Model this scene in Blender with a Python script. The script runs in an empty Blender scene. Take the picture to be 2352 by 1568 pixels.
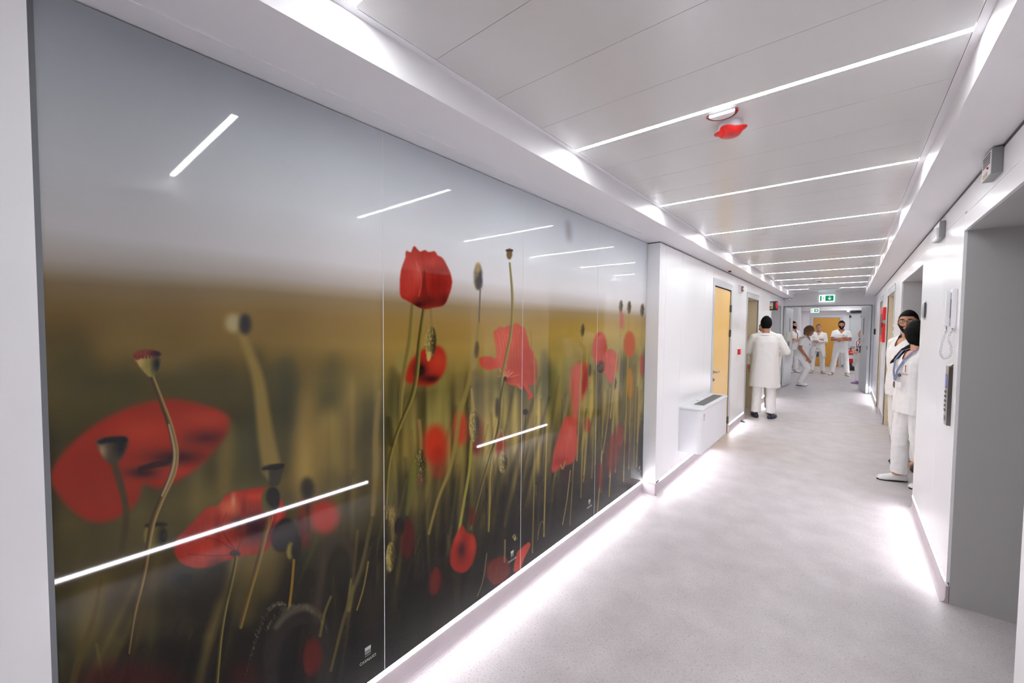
import bpy, bmesh, math, random
import numpy as np
from mathutils import Vector, Matrix, noise
PI = math.pi
random.seed(4)
C = bpy.context.scene.collection
scene = bpy.context.scene

# ---------------------------------------------------------------- camera, world, exposure
F_PX = 932.4541
CAM_R = np.array([[0.7705374414854743, 0.6373420559770638, 0.00819481250232656],
                  [0.031453256051533325, -0.02517918409261909, -0.9991880210311702],
                  [-0.6366182089390593, 0.7701695348242223, -0.03944798696847575]])     # right, down, forward
CAM_P = np.array([0., 0., 1.56])
cd = bpy.data.cameras.new('camera'); cam = bpy.data.objects.new('camera', cd); C.objects.link(cam)
cd.sensor_width = 36; cd.lens = F_PX*36/2352; cd.clip_start = .02
r_, d_, f_ = [Vector(v) for v in CAM_R]
cam.matrix_world = Matrix(((r_.x, -d_.x, -f_.x, 0), (r_.y, -d_.y, -f_.y, 0), (r_.z, -d_.z, -f_.z, 1.56), (0, 0, 0, 1)))
scene.camera = cam
w = bpy.data.worlds.new('world'); scene.world = w; w.use_nodes = True
w.node_tree.nodes['Background'].inputs[0].default_value = (.8, .85, .9, 1)
w.node_tree.nodes['Background'].inputs[1].default_value = .3
scene.view_settings.view_transform = 'Standard'
scene.view_settings.look = 'None'
scene.view_settings.exposure = 1.5
scene.view_settings.gamma = 1
scene.view_settings.use_curve_mapping = False
scene.cycles.max_bounces = 12; scene.cycles.diffuse_bounces = 7; scene.cycles.glossy_bounces = 5
scene.cycles.sample_clamp_indirect = 8
STRIP_W = 32.0      # ceiling light strips
LED_W = 17.0        # strips over the skirting

XM, XL, XR = -1.442, -1.326, .476     # printed glass wall, left wall, right wall
ZS, ZC, YE = 2.33, 2.438, 12.85       # bulkhead underside, ceiling, end wall
SL, SR = -1.107, .281                 # inner faces of the two bulkheads

# ---------------------------------------------------------------- helpers
def s2l(c):
    c = c/255
    return c/12.92 if c <= .04045 else ((c+.055)/1.055)**2.4
def rgb(r, g, b): return (s2l(r), s2l(g), s2l(b), 1)
def mat(name, col, rough=.5, metal=0., emit=None, es=0., spec=.5, noise_amt=0., noise_scale=8., bump=0., bscale=200., coat=0.):
    m = bpy.data.materials.new(name); m.use_nodes = True
    nt = m.node_tree; b = nt.nodes['Principled BSDF']
    b.inputs['Base Color'].default_value = col; b.inputs['Roughness'].default_value = rough; b.inputs['Metallic'].default_value = metal
    b.inputs['Specular IOR Level'].default_value = spec; b.inputs['Coat Weight'].default_value = coat
    tc = nt.nodes.new('ShaderNodeTexCoord')
    if emit: b.inputs['Emission Color'].default_value = emit; b.inputs['Emission Strength'].default_value = es
    if noise_amt:
        n = nt.nodes.new('ShaderNodeTexNoise'); n.inputs['Scale'].default_value = noise_scale; n.inputs['Detail'].default_value = 5
        nt.links.new(tc.outputs['Object'], n.inputs['Vector'])
        mr = nt.nodes.new('ShaderNodeMapRange'); mr.inputs['To Min'].default_value = 1-noise_amt; mr.inputs['To Max'].default_value = 1+noise_amt
        nt.links.new(n.outputs['Fac'], mr.inputs['Value'])
        mx = nt.nodes.new('ShaderNodeVectorMath'); mx.operation = 'SCALE'; mx.inputs[0].default_value = col[:3]
        nt.links.new(mr.outputs['Result'], mx.inputs['Scale']); nt.links.new(mx.outputs['Vector'], b.inputs['Base Color'])
    if bump:
        n = nt.nodes.new('ShaderNodeTexNoise'); n.inputs['Scale'].default_value = bscale; n.inputs['Detail'].default_value = 3
        nt.links.new(tc.outputs['Object'], n.inputs['Vector'])
        bp = nt.nodes.new('ShaderNodeBump'); bp.inputs['Strength'].default_value = bump; bp.inputs['Distance'].default_value = .004
        nt.links.new(n.outputs['Fac'], bp.inputs['Height']); nt.links.new(bp.outputs['Normal'], b.inputs['Normal'])
    return m
class MB:
    """collects shapes, builds ONE mesh object"""
    def __init__(s): s.v = []; s.f = []
    def add(s, vs, fs):
        n = len(s.v); s.v += [tuple(p) for p in vs]; s.f += [tuple(i+n for i in q) for q in fs]; return s
    def box(s, x0, x1, y0, y1, z0, z1, bev=0):
        if bev:
            bm = bmesh.new(); bmesh.ops.create_cube(bm, size=1)
            for v in bm.verts: v.co = Vector(((x0+x1)/2+v.co.x*(x1-x0), (y0+y1)/2+v.co.y*(y1-y0), (z0+z1)/2+v.co.z*(z1-z0)))
            bmesh.ops.bevel(bm, geom=bm.edges[:], offset=bev, segments=2, profile=.7, affect='EDGES')
            bm.verts.index_update(); s.add([v.co for v in bm.verts], [[v.index for v in f.verts] for f in bm.faces]); bm.free(); return s
        p = [(x, y, z) for z in (z0, z1) for y in (y0, y1) for x in (x0, x1)]
        return s.add(p, [(0, 2, 3, 1), (4, 5, 7, 6), (0, 1, 5, 4), (2, 6, 7, 3), (0, 4, 6, 2), (1, 3, 7, 5)])
    def prism(s, pts, axis, a, b):
        """polygon pts (2-D) pushed along axis from a to b; 2-D order follows x,y,z without the axis"""
        def P(p, t):
            q = list(p); q.insert('xyz'.index(axis), t); return q
        n = len(pts)
        return s.add([P(p, a) for p in pts]+[P(p, b) for p in pts], [tuple(range(n-1, -1, -1)), tuple(range(n, 2*n))]+[(i, (i+1) % n, (i+1) % n+n, i+n) for i in range(n)])
    def rings(s, rings, cap=True):
        m = len(rings[0]); vs = [p for r in rings for p in r]; fs = []
        for k in range(len(rings)-1):
            for i in range(m): fs.append((k*m+i, k*m+(i+1) % m, (k+1)*m+(i+1) % m, (k+1)*m+i))
        if cap: fs += [tuple(range(m-1, -1, -1)), tuple(range((len(rings)-1)*m, len(rings)*m))]
        return s.add(vs, fs)
    def lathe(s, prof, c, axis='z', n=20):
        """prof = [(radius, height)]"""
        R = []
        for r, h in prof:
            ring = []
            for i in range(n):
                a = 2*PI*i/n; u, v = max(r, 1e-4)*math.cos(a), max(r, 1e-4)*math.sin(a)
                o = {'z': (u, v, h), 'x': (h, u, v), 'y': (v, h, u)}[axis]
                ring.append((c[0]+o[0], c[1]+o[1], c[2]+o[2]))
            R.append(ring)
        return s.rings(R)
    def tube(s, pts, r, n=8):
        P = [Vector(p) for p in pts]; R = []; up = None
        for k, p in enumerate(P):
            t = (P[min(k+1, len(P)-1)]-P[max(k-1, 0)]).normalized()
            if up is None: up = t.orthogonal().normalized()
            up = (up-t*up.dot(t)).normalized(); sd = t.cross(up)
            rr = r[k] if isinstance(r, (list, tuple)) else r
            R.append([p+up*rr*math.cos(2*PI*i/n)+sd*rr*math.sin(2*PI*i/n) for i in range(n)])
        return s.rings(R)
    def ball(s, c, rx, ry=None, rz=None, n=14, m=9, M=None):
        ry = ry or rx; rz = rz or rx; R = []
        for k in range(m+1):
            th = PI*k/m; q = max(math.sin(th), 1e-3)
            R.append([Vector((rx*q*math.cos(2*PI*i/n), ry*q*math.sin(2*PI*i/n), -rz*math.cos(th))) for i in range(n)])
        c = Vector(c)
        return s.rings([[(M@p if M else p)+c for p in r] for r in R])
    def cone(s, a, b, ra, rb, n=12):
        """limb piece with round ends"""
        a = Vector(a); b = Vector(b); t = (b-a).normalized(); up = t.orthogonal().normalized(); sd = t.cross(up); R = []
        L = (b-a).length
        st = [(-ra*math.cos(q), ra*math.sin(q)) for q in (0.05, .5, 1., 1.4)]+[(L+rb*math.cos(q), rb*math.sin(q)) for q in (1.4, 1., .5, .05)]
        for h, r in st: R.append([a+t*h+(up*math.cos(2*PI*i/n)+sd*math.sin(2*PI*i/n))*r for i in range(n)])
        return s.rings(R)
    def mesh(s, name):
        me = bpy.data.meshes.new(name); me.from_pydata(s.v, [], s.f); me.update(); return me
    def build(s, name, m, parent=None, smooth=False, link=True, angle=None):
        me = s.mesh(name); me.materials.append(m)
        bm = bmesh.new(); bm.from_mesh(me); bmesh.ops.recalc_face_normals(bm, faces=bm.faces); bm.to_mesh(me); bm.free()
        if smooth: me.polygons.foreach_set('use_smooth', [True]*len(me.polygons))
        if angle: me.polygons.foreach_set('use_smooth', [True]*len(me.polygons)); me.set_sharp_from_angle(angle=math.radians(angle))
        o = bpy.data.objects.new(name, me); C.objects.link(o)
        if parent: o.parent = parent
        return o
def tag(o, label=None, cat=None, group=None, kind=None):
    if label: o['label'] = label
    if cat: o['category'] = cat
    if group: o['group'] = group
    if kind: o['kind'] = kind
    return o
def thing(name, label, cat, loc=(0, 0, 0), rz=0, group=None):
    o = bpy.data.objects.new(name, None); C.objects.link(o); o.location = loc; o.rotation_euler = (0, 0, rz); o.empty_display_size = .1
    return tag(o, label, cat, group)
def struct(name, mb, m, label=None, parent=None):
    o = mb.build(name, m, parent); o['kind'] = 'structure'
    if label: o['label'] = label
    return o
def box(*a, **k): return MB().box(*a, **k)
def text_mesh(name, body, size, m, M, parent, ext=.0004):
    cu = bpy.data.curves.new('tmp_text', 'FONT'); cu.body = body; cu.size = size; cu.align_x = 'CENTER'; cu.align_y = 'CENTER'; cu.extrude = ext
    t = bpy.data.objects.new('tmp_text', cu); C.objects.link(t)
    me = bpy.data.meshes.new_from_object(t.evaluated_get(bpy.context.evaluated_depsgraph_get())); bpy.data.objects.remove(t); bpy.data.curves.remove(cu)
    me.transform(M); me.materials.clear(); me.materials.append(m); me.name = name
    o = bpy.data.objects.new(name, me); C.objects.link(o); o.parent = parent; return o

# ---------------------------------------------------------------- materials
WHITE = mat('white wall panel', rgb(241, 241, 243), .24, spec=.45)
WHITE2 = mat('white bulkhead paint', rgb(230, 229, 232), .42, spec=.4)
CEIL = mat('ceiling metal panel', rgb(212, 212, 212), .22, spec=.6)
JOINT = mat('dark joint', rgb(70, 70, 72), .8)
GREYWALL = mat('grey niche laminate', rgb(180, 180, 180), .5, noise_amt=.02, noise_scale=300)
NICHE2 = mat('pale grey niche laminate', rgb(200, 200, 202), .45)
FRAME = mat('light grey door frame', rgb(196, 200, 206), .35, metal=.1)
FRAMED = mat('dark grey steel frame', rgb(110, 113, 117), .4, metal=.3)
LEAFGREY = mat('grey steel door leaf', rgb(206, 210, 212), .32, metal=.15)
YELLOW = mat('warm yellow laminate', rgb(244, 200, 116), .35)
OCHRE = mat('ochre laminate', rgb(206, 150, 58), .4)
BEIGE = mat('beige laminate', rgb(214, 202, 176), .4)
ALU = mat('brushed aluminium', rgb(190, 192, 196), .3, metal=.9)
CHROME = mat('polished steel', rgb(200, 200, 205), .15, metal=1)
STEELDK = mat('dark steel', rgb(120, 118, 120), .25, metal=.9)
BLACK = mat('black plastic', rgb(14, 14, 15), .4)
DKGREY = mat('dark grey plastic', rgb(70, 72, 75), .5)
GREYP = mat('grey plastic', rgb(150, 152, 152), .5)
WPLAST = mat('white plastic', rgb(232, 232, 236), .35)
REDP = mat('red plastic', rgb(214, 26, 22), .3)
REDDK = mat('dark red plastic', rgb(110, 10, 18), .3)
REDLENS = mat('smoky red lens', rgb(150, 96, 100), .2)
CLEARP = mat('clear lens plastic', rgb(236, 238, 242), .08, spec=.8)
PAPER = mat('white print', rgb(225, 227, 230), .5)
YELP = mat('yellow print', rgb(240, 196, 20), .5)
GLOW = mat('lit ceiling diffuser', rgb(255, 255, 255), .5, emit=(.97, .98, 1, 1), es=STRIP_W)
GLOWH = mat('lit hall diffuser', rgb(255, 255, 255), .5, emit=(.98, .98, 1, 1), es=STRIP_W*1.3)
LEDM = mat('lit skirting diffuser', rgb(255, 255, 255), .5, emit=(.985, .95, 1, 1), es=LED_W)
GREENE = mat('backlit green', rgb(0, 130, 90), .4, emit=rgb(0, 150, 100), es=.22)
WHITEE = mat('backlit white', rgb(255, 255, 255), .4, emit=rgb(215, 245, 242), es=.42)
VIOLET = mat('small lit display', rgb(60, 60, 120), .3, emit=rgb(110, 105, 190), es=.2)

def floor_material():
    m = bpy.data.materials.new('marbled linoleum'); m.use_nodes = True; nt = m.node_tree; b = nt.nodes['Principled BSDF']
    tc = nt.nodes.new('ShaderNodeTexCoord')
    def nz(scale, det, stretch=(1, 1, 1), rough=.5):
        mp = nt.nodes.new('ShaderNodeMapping'); mp.inputs['Scale'].default_value = stretch; nt.links.new(tc.outputs['Object'], mp.inputs['Vector'])
        n = nt.nodes.new('ShaderNodeTexNoise'); n.inputs['Scale'].default_value = scale; n.inputs['Detail'].default_value = det; n.inputs['Roughness'].default_value = rough
        nt.links.new(mp.outputs['Vector'], n.inputs['Vector']); return n.outputs['Fac']
    def ramp(src, a, b_, ca, cb):
        r = nt.nodes.new('ShaderNodeValToRGB'); r.color_ramp.elements[0].position = a; r.color_ramp.elements[1].position = b_
        r.color_ramp.elements[0].color = ca; r.color_ramp.elements[1].color = cb; nt.links.new(src, r.inputs['Fac']); return r.outputs['Color']
    def mul(c1, c2):
        x = nt.nodes.new('ShaderNodeMix'); x.data_type = 'RGBA'; x.blend_type = 'MULTIPLY'; x.inputs['Factor'].default_value = 1
        nt.links.new(c1, x.inputs['A']); nt.links.new(c2, x.inputs['B']); return x.outputs['Result']
    base = ramp(nz(5, 4), .3, .7, rgb(188, 182, 184), rgb(202, 197, 198))
    fleck = ramp(nz(85, 3, (1, 1.9, 1), .6), .33, .43, (.62, .62, .66, 1), (1, 1, 1, 1))
    fleck2 = ramp(nz(160, 2, (1.7, 1, 1)), .32, .42, (.70, .70, .72, 1), (1, 1, 1, 1))
    light = ramp(nz(60, 3, (1.4, 1, 1)), .55, .75, (1, 1, 1, 1), (1.1, 1.09, 1.09, 1))
    nt.links.new(mul(mul(mul(base, fleck), fleck2), light), b.inputs['Base Color'])
    b.inputs['Roughness'].default_value = .42; b.inputs['Specular IOR Level'].default_value = .35
    return m
LINO = floor_material()
SKIRT = mat('skirting linoleum', rgb(186, 176, 180), .5, noise_amt=.05, noise_scale=120)

# ---------------------------------------------------------------- room shell
struct('floor', box(-3.2, 2.0, -3.2, 21.4, -.08, 0), LINO, 'pale grey marbled linoleum floor of the corridor')
ceil = struct('ceiling', box(SL-.02, SR+.02, -3.2, YE, ZC+.012, ZC+.10), GREYWALL, 'white metal panel ceiling with cross light strips')
# ceiling panels 0.30 deep, light strips every 1.20
LX0, LX1 = -1.080, .256
strip_y = [.6+1.2*k for k in range(-3, 10)]
pm = None
y = -3.0
while y < YE-.02:
    y1 = min(y+.3, YE)
    a = y+.0008; b = y1-.0008
    if any(abs(s-y) < .02 for s in strip_y): a = y+.0125
    if any(abs(s-y1) < .02 for s in strip_y): b = y1-.0125
    o = box(LX0, LX1, a, b, ZC, ZC+.012).build('ceiling_panel', CEIL, ceil)
    y = y1
for xa, xb in ((SL, LX0-.0015), (LX1+.0015, SR)):
    box(xa, xb, -3.2, YE, ZC-.001, ZC+.012).build('edge_strip', WHITE2, ceil)
# bulkheads
zt = ZS-.013
struct('trim_1', MB().box(-1.7, SL, -3.2, YE, ZS, ZC+.1).box(XM-.02, -1.345, .02, 3.70, ZS-.004, ZS), WHITE2, 'left white bulkhead running the length of the corridor')
struct('trim_2', MB().box(SR, 1.9, -3.2, YE, ZS, ZC+.1), WHITE2, 'right white bulkhead running the length of the corridor')
box(XR-.002, XR+.014, -3.2, YE, zt, ZS+.001).build('shadow_gap', BLACK, bpy.data.objects['trim_2'])

# left wall: near stretch, recess with the print, long stretch with doors
D1, D2, D3 = (5.66, 6.615, 2.095), (7.885, 8.94, 2.073), (10.72, 12.36, 2.10)
def wall_boxes(x0, x1, y0, y1, ops, z1=ZS):
    mb = MB(); y = y0; ops = [(a-.02, b+.02, h+.02) for a, b, h in ops]
    for a, b, h in ops:
        mb.box(x0, x1, y, a, 0, z1); mb.box(x0, x1, a, b, h, z1); y = b
    mb.box(x0, x1, y, y1, 0, z1); return mb
wl = struct('wall_left', wall_boxes(-1.60, -1.340, 3.702, YE, [D1, D2, D3]).box(-1.60, -1.460, -.2, 3.72, 0, ZS+.004), JOINT, 'left corridor wall of white panels')
def panels(parent, xa, xb, lst, m=WHITE):
    for y0, y1, z0, z1 in lst: box(min(xa, xb), max(xa, xb), y0+.0008, y1-.0008, z0, z1, bev=.0012).build('wall_panel', m, parent)
FR = .085
ZB = .122
panels(wl, XL, -1.340, [(3.712, 3.85, ZB, zt), (3.85, 4.33, ZB, zt), (4.33, 5.22, ZB, zt), (5.22, D1[0]-FR, ZB, zt), (D1[0]-FR, D1[1]+FR, D1[2]+FR-.01, zt), (D1[1]+FR, 7.29, ZB, zt),
                        (7.29, D2[0]-FR, ZB, zt), (D2[0]-FR, D2[1]+FR, D2[2]+FR, zt), (D2[1]+FR, 9.9, ZB, zt), (9.9, D3[0]-FR, ZB, zt), (D3[0]-FR, D3[1]+FR, D3[2]+.02, zt), (D3[1]+FR, YE, ZB, zt)])
box(XM-.01, XL, 3.690, 3.712, ZB-.013, zt).build('wall_panel', WHITE, wl)                 # the step where the print ends
nw = struct('trim_3', box(-1.60, XL, -3.2, .024, 0, zt), WHITE, 'white wall end beside the camera, left of the printed glass')
struct('trim_4', box(XM-.008, XM+.004, .024, .036, .118, 2.32), FRAMED, 'dark edge profile of the printed glass wall')
# right wall
N1, N2, E1, E2 = (2.143, 3.32, 2.10), (4.90, 6.65, 2.107), (7.60, 8.86, 2.073), (9.98, 10.80, 2.073)
wr = struct('wall_right', wall_boxes(XR+.014, XR+.08, -3.2, YE, [N1, N2, E1, E2]), JOINT, 'right corridor wall of white panels')
panels(wr, XR, XR+.014, [(-3.2, -1.2, ZB, zt), (-1.2, .9, ZB, zt), (.9, N1[0], ZB, zt), (N1[0], 3.27, N1[2]+.09, zt), (3.27, 3.92, 2.20, zt), (N1[0], N1[1], N1[2], N1[2]+.088), (N1[1], 3.92, ZB, 2.198),
                         (3.92, 4.80, ZB, zt), (4.80, N2[0], ZB, 2.205), (4.80, N2[1]+.10, 2.207, zt), (N2[0], N2[1], N2[2], 2.205), (N2[1], 6.75, .0, 2.205), (6.75, E1[0]-.12, ZB, zt), (E1[0]-.12, E1[1]+.09, E1[2]+.10, zt),
                         (E1[1]+.09, 9.5, ZB, zt), (9.5, E2[0]-.09, ZB, zt), (E2[0]-.09, E2[1]+.09, E2[2]+.09, zt), (E2[1]+.09, 11.9, ZB, zt), (11.9, YE, ZB, zt)])
# niches and door recesses
def recess(x_in, x_out, y0, y1, h, m, name, label, back=None):
    mb = MB(); s = 1 if x_out > x_in else -1; t = .03
    X = sorted((x_in, x_out))
    mb.box(X[0], X[1], y0-t, y0, 0, h+t); mb.box(X[0], X[1], y1, y1+t, 0, h+t); mb.box(X[0], X[1], y0, y1, h, h+t)
    o = struct(name, mb, m, label)
    if back: box(*sorted((x_out-s*.04, x_out)), y0, y1, 0, h).build('back_panel', back, o)
    return o
recess(XR+.0142, 1.7, *N1, GREYWALL, 'trim_5', 'grey lined niche opening on the right, nearest the camera', GREYWALL)
recess(XR+.0142, 1.7, *N2, NICHE2, 'trim_6', 'pale grey niche where two people stand', NICHE2)
recess(XR+.0142, XR+.16, *E1, BEIGE, 'door_4', 'beige door set deep in the right wall beyond the niche', BEIGE)
recess(XR+.0142, XR+.16, *E2, BEIGE, 'door_5', 'narrow looking beige door at the far end of the right wall', BEIGE)
recess(XL-.0142, XL-.42, *D2, BEIGE, 'door_2', 'beige door in the left wall behind the person in the long coat', BEIGE)
recess(XL-.0142, XL-.42, *D3, NICHE2, 'door_3', 'grey door opening in the left wall under the black warning sign', LEAFGREY)
def frame(name, x0, x1, y0, y1, h, fw, label, m=FRAME, rec=.0):
    mb = MB().box(x0, x1, y0-fw, y0, 0, h+fw, bev=.002).box(x0, x1, y1, y1+fw, 0, h+fw, bev=.002).box(x0, x1, y0, y1, h, h+fw, bev=.002)
    return mb.build(name, m)
def door_frame(idx, *a, **k):
    o = frame('trim_%d' % idx, *a, **k); o['kind'] = 'structure'; o['label'] = a[-1]; return o
door_frame(7, XL-.006, XL+.004, D1[0], D1[1], D1[2], .085, 'light grey frame around the yellow door')
door_frame(8, XL-.006, XL+.004, D2[0], D2[1], D2[2], .08, 'light grey frame around the left beige door')
door_frame(9, XL-.006, XL+.003, D3[0], D3[1], D3[2], .04, 'light grey frame around the last opening on the left')
door_frame(10, XR-.003, XR+.006, E1[0], E1[1], E1[2], .09, 'light grey frame around the right beige door')
door_frame(11, XR-.003, XR+.006, E2[0], E2[1], E2[2], .08, 'light grey frame around the far right beige door')
# yellow door
yd = box(XL-.05, XL-.010, D1[0]+.004, D1[1]-.004, .008, D1[2]-.014, bev=.002).build('door_1', YELLOW); yd['kind'] = 'structure'; yd['label'] = 'closed yellow door in the left wall behind the fan coil unit'
box(XL-.058, XL-.05, D1[0]-.01, D1[1]+.01, 0, D1[2]+.01).build('back_stop', JOINT, yd)
hd = MB().lathe([(.026, 0), (.026, .008), (.012, .01), (.011, .045)], (XL-.010, 5.74, .975), 'x', 16).tube([(XL+.034, 5.735, .975), (XL+.036, 5.78, .975), (XL+.036, 5.85, .975), (XL+.030, 5.875, .975)], .010, 10)
hd.build('lever_handle', CHROME, yd, angle=40)
MB().lathe([(.026, 0), (.026, .008), (.013, .010), (.012, .03)], (XL-.010, 5.73, .875), 'x', 16).build('lock_cylinder', CHROME, yd, angle=40)
for z in (1.83, 1.47, .195):
    MB().box(XL-.010, XL+.002, D1[1]-.045, D1[1]+.004, z-.05, z+.05, bev=.002).lathe([(.009, -.052), (.009, .052)], (XL+.004, D1[1]-.006, z), 'z', 10).build('hinge', STEELDK, yd, angle=40)

# skirting with the light strip above it
def skirt(name, x, y0, y1, side, label, parent_m=SKIRT):
    p = [(x-side*.012, 0), (x+side*.022, 0), (x+side*.012, .004), (x+side*.005, .012), (x+side*.001, .028), (x, .045), (x-side*0, .100), (x-side*.012, .100)]
    return struct(name, MB().prism(p, 'y', y0, y1), parent_m, label)
skirt('baseboard_left', XM+.000, .03, 3.692, 1, 'linoleum cove skirting under the printed glass')
mbs = MB()
for a, b in ((3.70, D1[0]-FR), (D1[1]+FR, D2[0]-.08), (D2[1]+.08, D3[0]-.04), (D3[1]+.04, YE)):
    x = XL; mbs.prism([(x-.012, 0), (x+.022, 0), (x+.012, .004), (x+.005, .012), (x+.001, .028), (x, .045), (x, .099), (x-.012, .099)], 'y', a, b)
mbs.box(XM, XL, 3.688, 3.70, 0, .105)
struct('baseboard_1', mbs, SKIRT, 'linoleum cove skirting along the left wall')
mbs = MB()
for a, b in ((-3.2, N1[0]), (N1[1], N2[0]), (6.75, E1[0]-.09), (E1[1]+.09, E2[0]-.08), (E2[1]+.08, YE)):
    x = XR; mbs.prism([(x+.012, 0), (x-.022, 0), (x-.012, .004), (x-.005, .012), (x-.001, .028), (x, .045), (x, .099), (x+.012, .099)], 'y', a, b)
struct('baseboard_right', mbs, SKIRT, 'linoleum cove skirting along the right wall')
def led(x, side, y0, y1, label):
    t = thing('skirting_light', label, 'light strip', (x, (y0+y1)/2, .10)); h = (y1-y0)/2
    MB().box(*sorted((0, -side*.010)), -h, h, .0, .019).build('diffuser', LEDM, t)
    MB().box(*sorted((-side*.010, -side*.014)), -h, h, -.001, .021).build('light_channel', ALU, t)
led(XM+.001, 1, .035, 3.685, 'long bright skirting light strip under the poppy picture')
led(XL+.0005, 1, 3.835, D1[0]-FR-.005, 'skirting light strip under the white fan coil unit')
led(XL+.0005, 1, D1[1]+FR+.005, D2[0]-.10, 'short skirting light strip between the yellow door and the left beige door')
led(XL+.0005, 1, D2[1]+.10, D3[0]-.06, 'skirting light strip seen between the legs of the man in the lab coat')
led(XR-.0005, -1, .04, 2.0, 'skirting light strip at lower right, mirrored as a long line in the nearest glass panel')
led(XR-.0005, -1, 3.44, N2[0]-.012, 'skirting light strip on the right below the handset and steel panel')
led(XR-.0005, -1, E2[1]+.14, YE-.06, 'small skirting light strip at the far end of the right wall')

# ceiling light strips
ords = ['cut by the top edge of the view, nearest the camera', 'crossing above the red alarm sounder', 'next beyond the red alarm sounder', 'third one beyond the one over the red sounder... ']
names = {.6: 'ceiling light strip cut off by the top edge of the picture', 1.8: 'longest looking ceiling light strip, just before the red alarm sounder', 3.0: 'ceiling light strip first beyond the red alarm sounder',
         4.2: 'ceiling light strip second beyond the red alarm sounder', 5.4: 'ceiling light strip third beyond the red alarm sounder', 6.6: 'ceiling light strip fourth beyond the red alarm sounder',
         7.8: 'ceiling light strip fifth beyond the red alarm sounder', 9.0: 'ceiling light strip just in front of the far smoke detector', 10.2: 'ceiling light strip between far smoke detector and ceiling grille', 11.4: 'last ceiling light strip, interrupted by the ceiling grille'}
for s in strip_y:
    if s < 0: continue
    lab = names.get(round(s, 1), 'ceiling light strip above and behind the viewer, ' + ('nearer' if s > -1 else 'farther back'))
    t = thing('strip_light', lab, 'light strip', (0, s, ZC))
    segs = [(LX0, LX1)] if s < 11 else [(LX0, -.715), (-.135, LX1)]
    for a, b in segs:
        MB().box(a, b, -.0105, .0105, .001, .010).build('diffuser', GLOW, t)
        MB().box(a, b, -.0123, .0123, .0103, .0115).build('light_channel', ALU, t)

# end wall with the big opening
OX0, OX1, OZ = -1.300, .405, 2.105
we = struct('wall_back', MB().box(-1.7, OX0-.03, YE, YE+.12, 0, ZC+.1).box(OX1+.028, 1.9, YE, YE+.12, 0, ZC+.1).box(OX0-.03, OX1+.028, YE, YE+.12, OZ+.014, ZC+.1), WHITE2, 'white end wall around the double door opening')
struct('trim_12', MB().box(OX0-.03, OX0, YE-.012, YE+.13, 0, OZ+.014).box(OX1, OX1+.028, YE-.012, YE+.13, 0, OZ+.014).box(OX0, OX1, YE-.012, YE+.13, OZ, OZ+.014), FRAMED, 'dark grey steel frame of the double door')
struct('trim_13', MB().box(OX1+.028, OX1+.066, YE-.02, YE, 0, OZ+.014), FRAME, 'pale strip between door frame and right wall')
def leaf(idx, hx, hy, ex, ey, label, mirror):
    L = math.hypot(ex-hx, ey-hy); a = math.atan2(ey-hy, ex-hx)
    r = bpy.data.objects.new('door_%d' % idx, None); C.objects.link(r); r.location = (hx, hy, 0); r.rotation_euler = (0, 0, a); r['kind'] = 'structure'; r['label'] = label
    box(0, L, -.024, .024, .012, 2.085, bev=.003).build('door_leaf', LEAFGREY, r)
    s = mirror
    x0 = L*.52
    MB().box(x0, x0+.09, s*.024-.004, s*.024+.004, 1.38, 1.84, bev=.002).build('window_rim', FRAME, r)
    MB().box(x0+.02, x0+.07, s*.024-.006, s*.024+.006, 1.41, 1.81).build('window_pane', BLACK, r)
    MB().box(x0-.02, x0+.06, *sorted((s*.024, s*.032)), 1.2, 1.32, bev=.003).build('lock_plate', FRAME, r)
    return r, L
lf, L = leaf(6, OX0+.012, YE-.02, -1.211, 13.72, 'left grey double door leaf swung open', -1)
MB().box(.12, .30, -.085, -.024, 1.22, 1.44, bev=.008).build('sanitiser_box', mat('cream plastic', rgb(226, 226, 206), .5), lf)
MB().box(.34, .42, -.05, -.024, 1.06, 1.18, bev=.006).build('grey_holder', GREYP, lf)
rf_, L = leaf(7, OX1-.012, YE-.02, .274, 13.62, 'right grey double door leaf swung open', 1)
MB().box(L-.06, L-.005, .024, .034, .94, 1.12, bev=.002).tube([(L-.03, .034, 1.085), (L-.03, .075, 1.085), (L-.16, .078, 1.085)], .009, 8).build('black_handle', BLACK, rf_, angle=40)
MB().box(L-.035, L+.012, -.13, -.025, 1.07, 1.09).build('outer_lever', BLACK, rf_)
MB().box(.0, .03, .024, .03, 1.06, 1.14).build('strike_plate', BLACK, rf_)

# far hall
hall = struct('wall_hall', MB().box(-3.1, -3.0, YE+.12, 19.0, 0, ZC).box(-3.0, -1.50, 19.0, 19.1, 0, ZC).box(-1.6, -1.50, 19.1, 20.95, 0, ZC).box(-1.6, 1.4, 20.95, 21.1, 0, ZC).box(.62, .72, YE+.12, 20.95, 0, ZC).box(-3.1, -1.7, YE+.1, YE+.12, 0, ZC), WHITE2, 'white walls of the hall beyond the double door')
struct('trim_14', MB().box(-3.1, .72, YE+.12, 21.1, ZC, ZC+.1), CEIL, 'white ceiling of the far hall')
struct('trim_15', MB().box(-1.5, .62, 20.45, 20.95, 2.255, ZC), WHITE2, 'bulkhead above the ochre door')
struct('trim_16', MB().box(-1.50, -1.42, 19.0, 19.08, 0, ZC), WHITE, 'white corner post in the far hall')
struct('trim_17', MB().box(-3.0, -1.50, 18.985, 19.0, 0, .1).box(-1.5, -1.22, 20.935, 20.95, 0, .1).box(-.16, .04, 20.935, 20.95, 0, .1), GREYP, 'grey skirting of the far hall')
yo = box(-1.115, -.25, 20.925, 20.945, .01, 1.975).build('door_8', OCHRE); yo['kind'] = 'structure'; yo['label'] = 'ochre door behind the two standing men'
MB().box(-.345, -.325, 20.88, 20.925, 1.0, 1.02).box(-.43, -.325, 20.875, 20.89, .995, 1.015).build('lever_handle', CHROME, yo)
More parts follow.
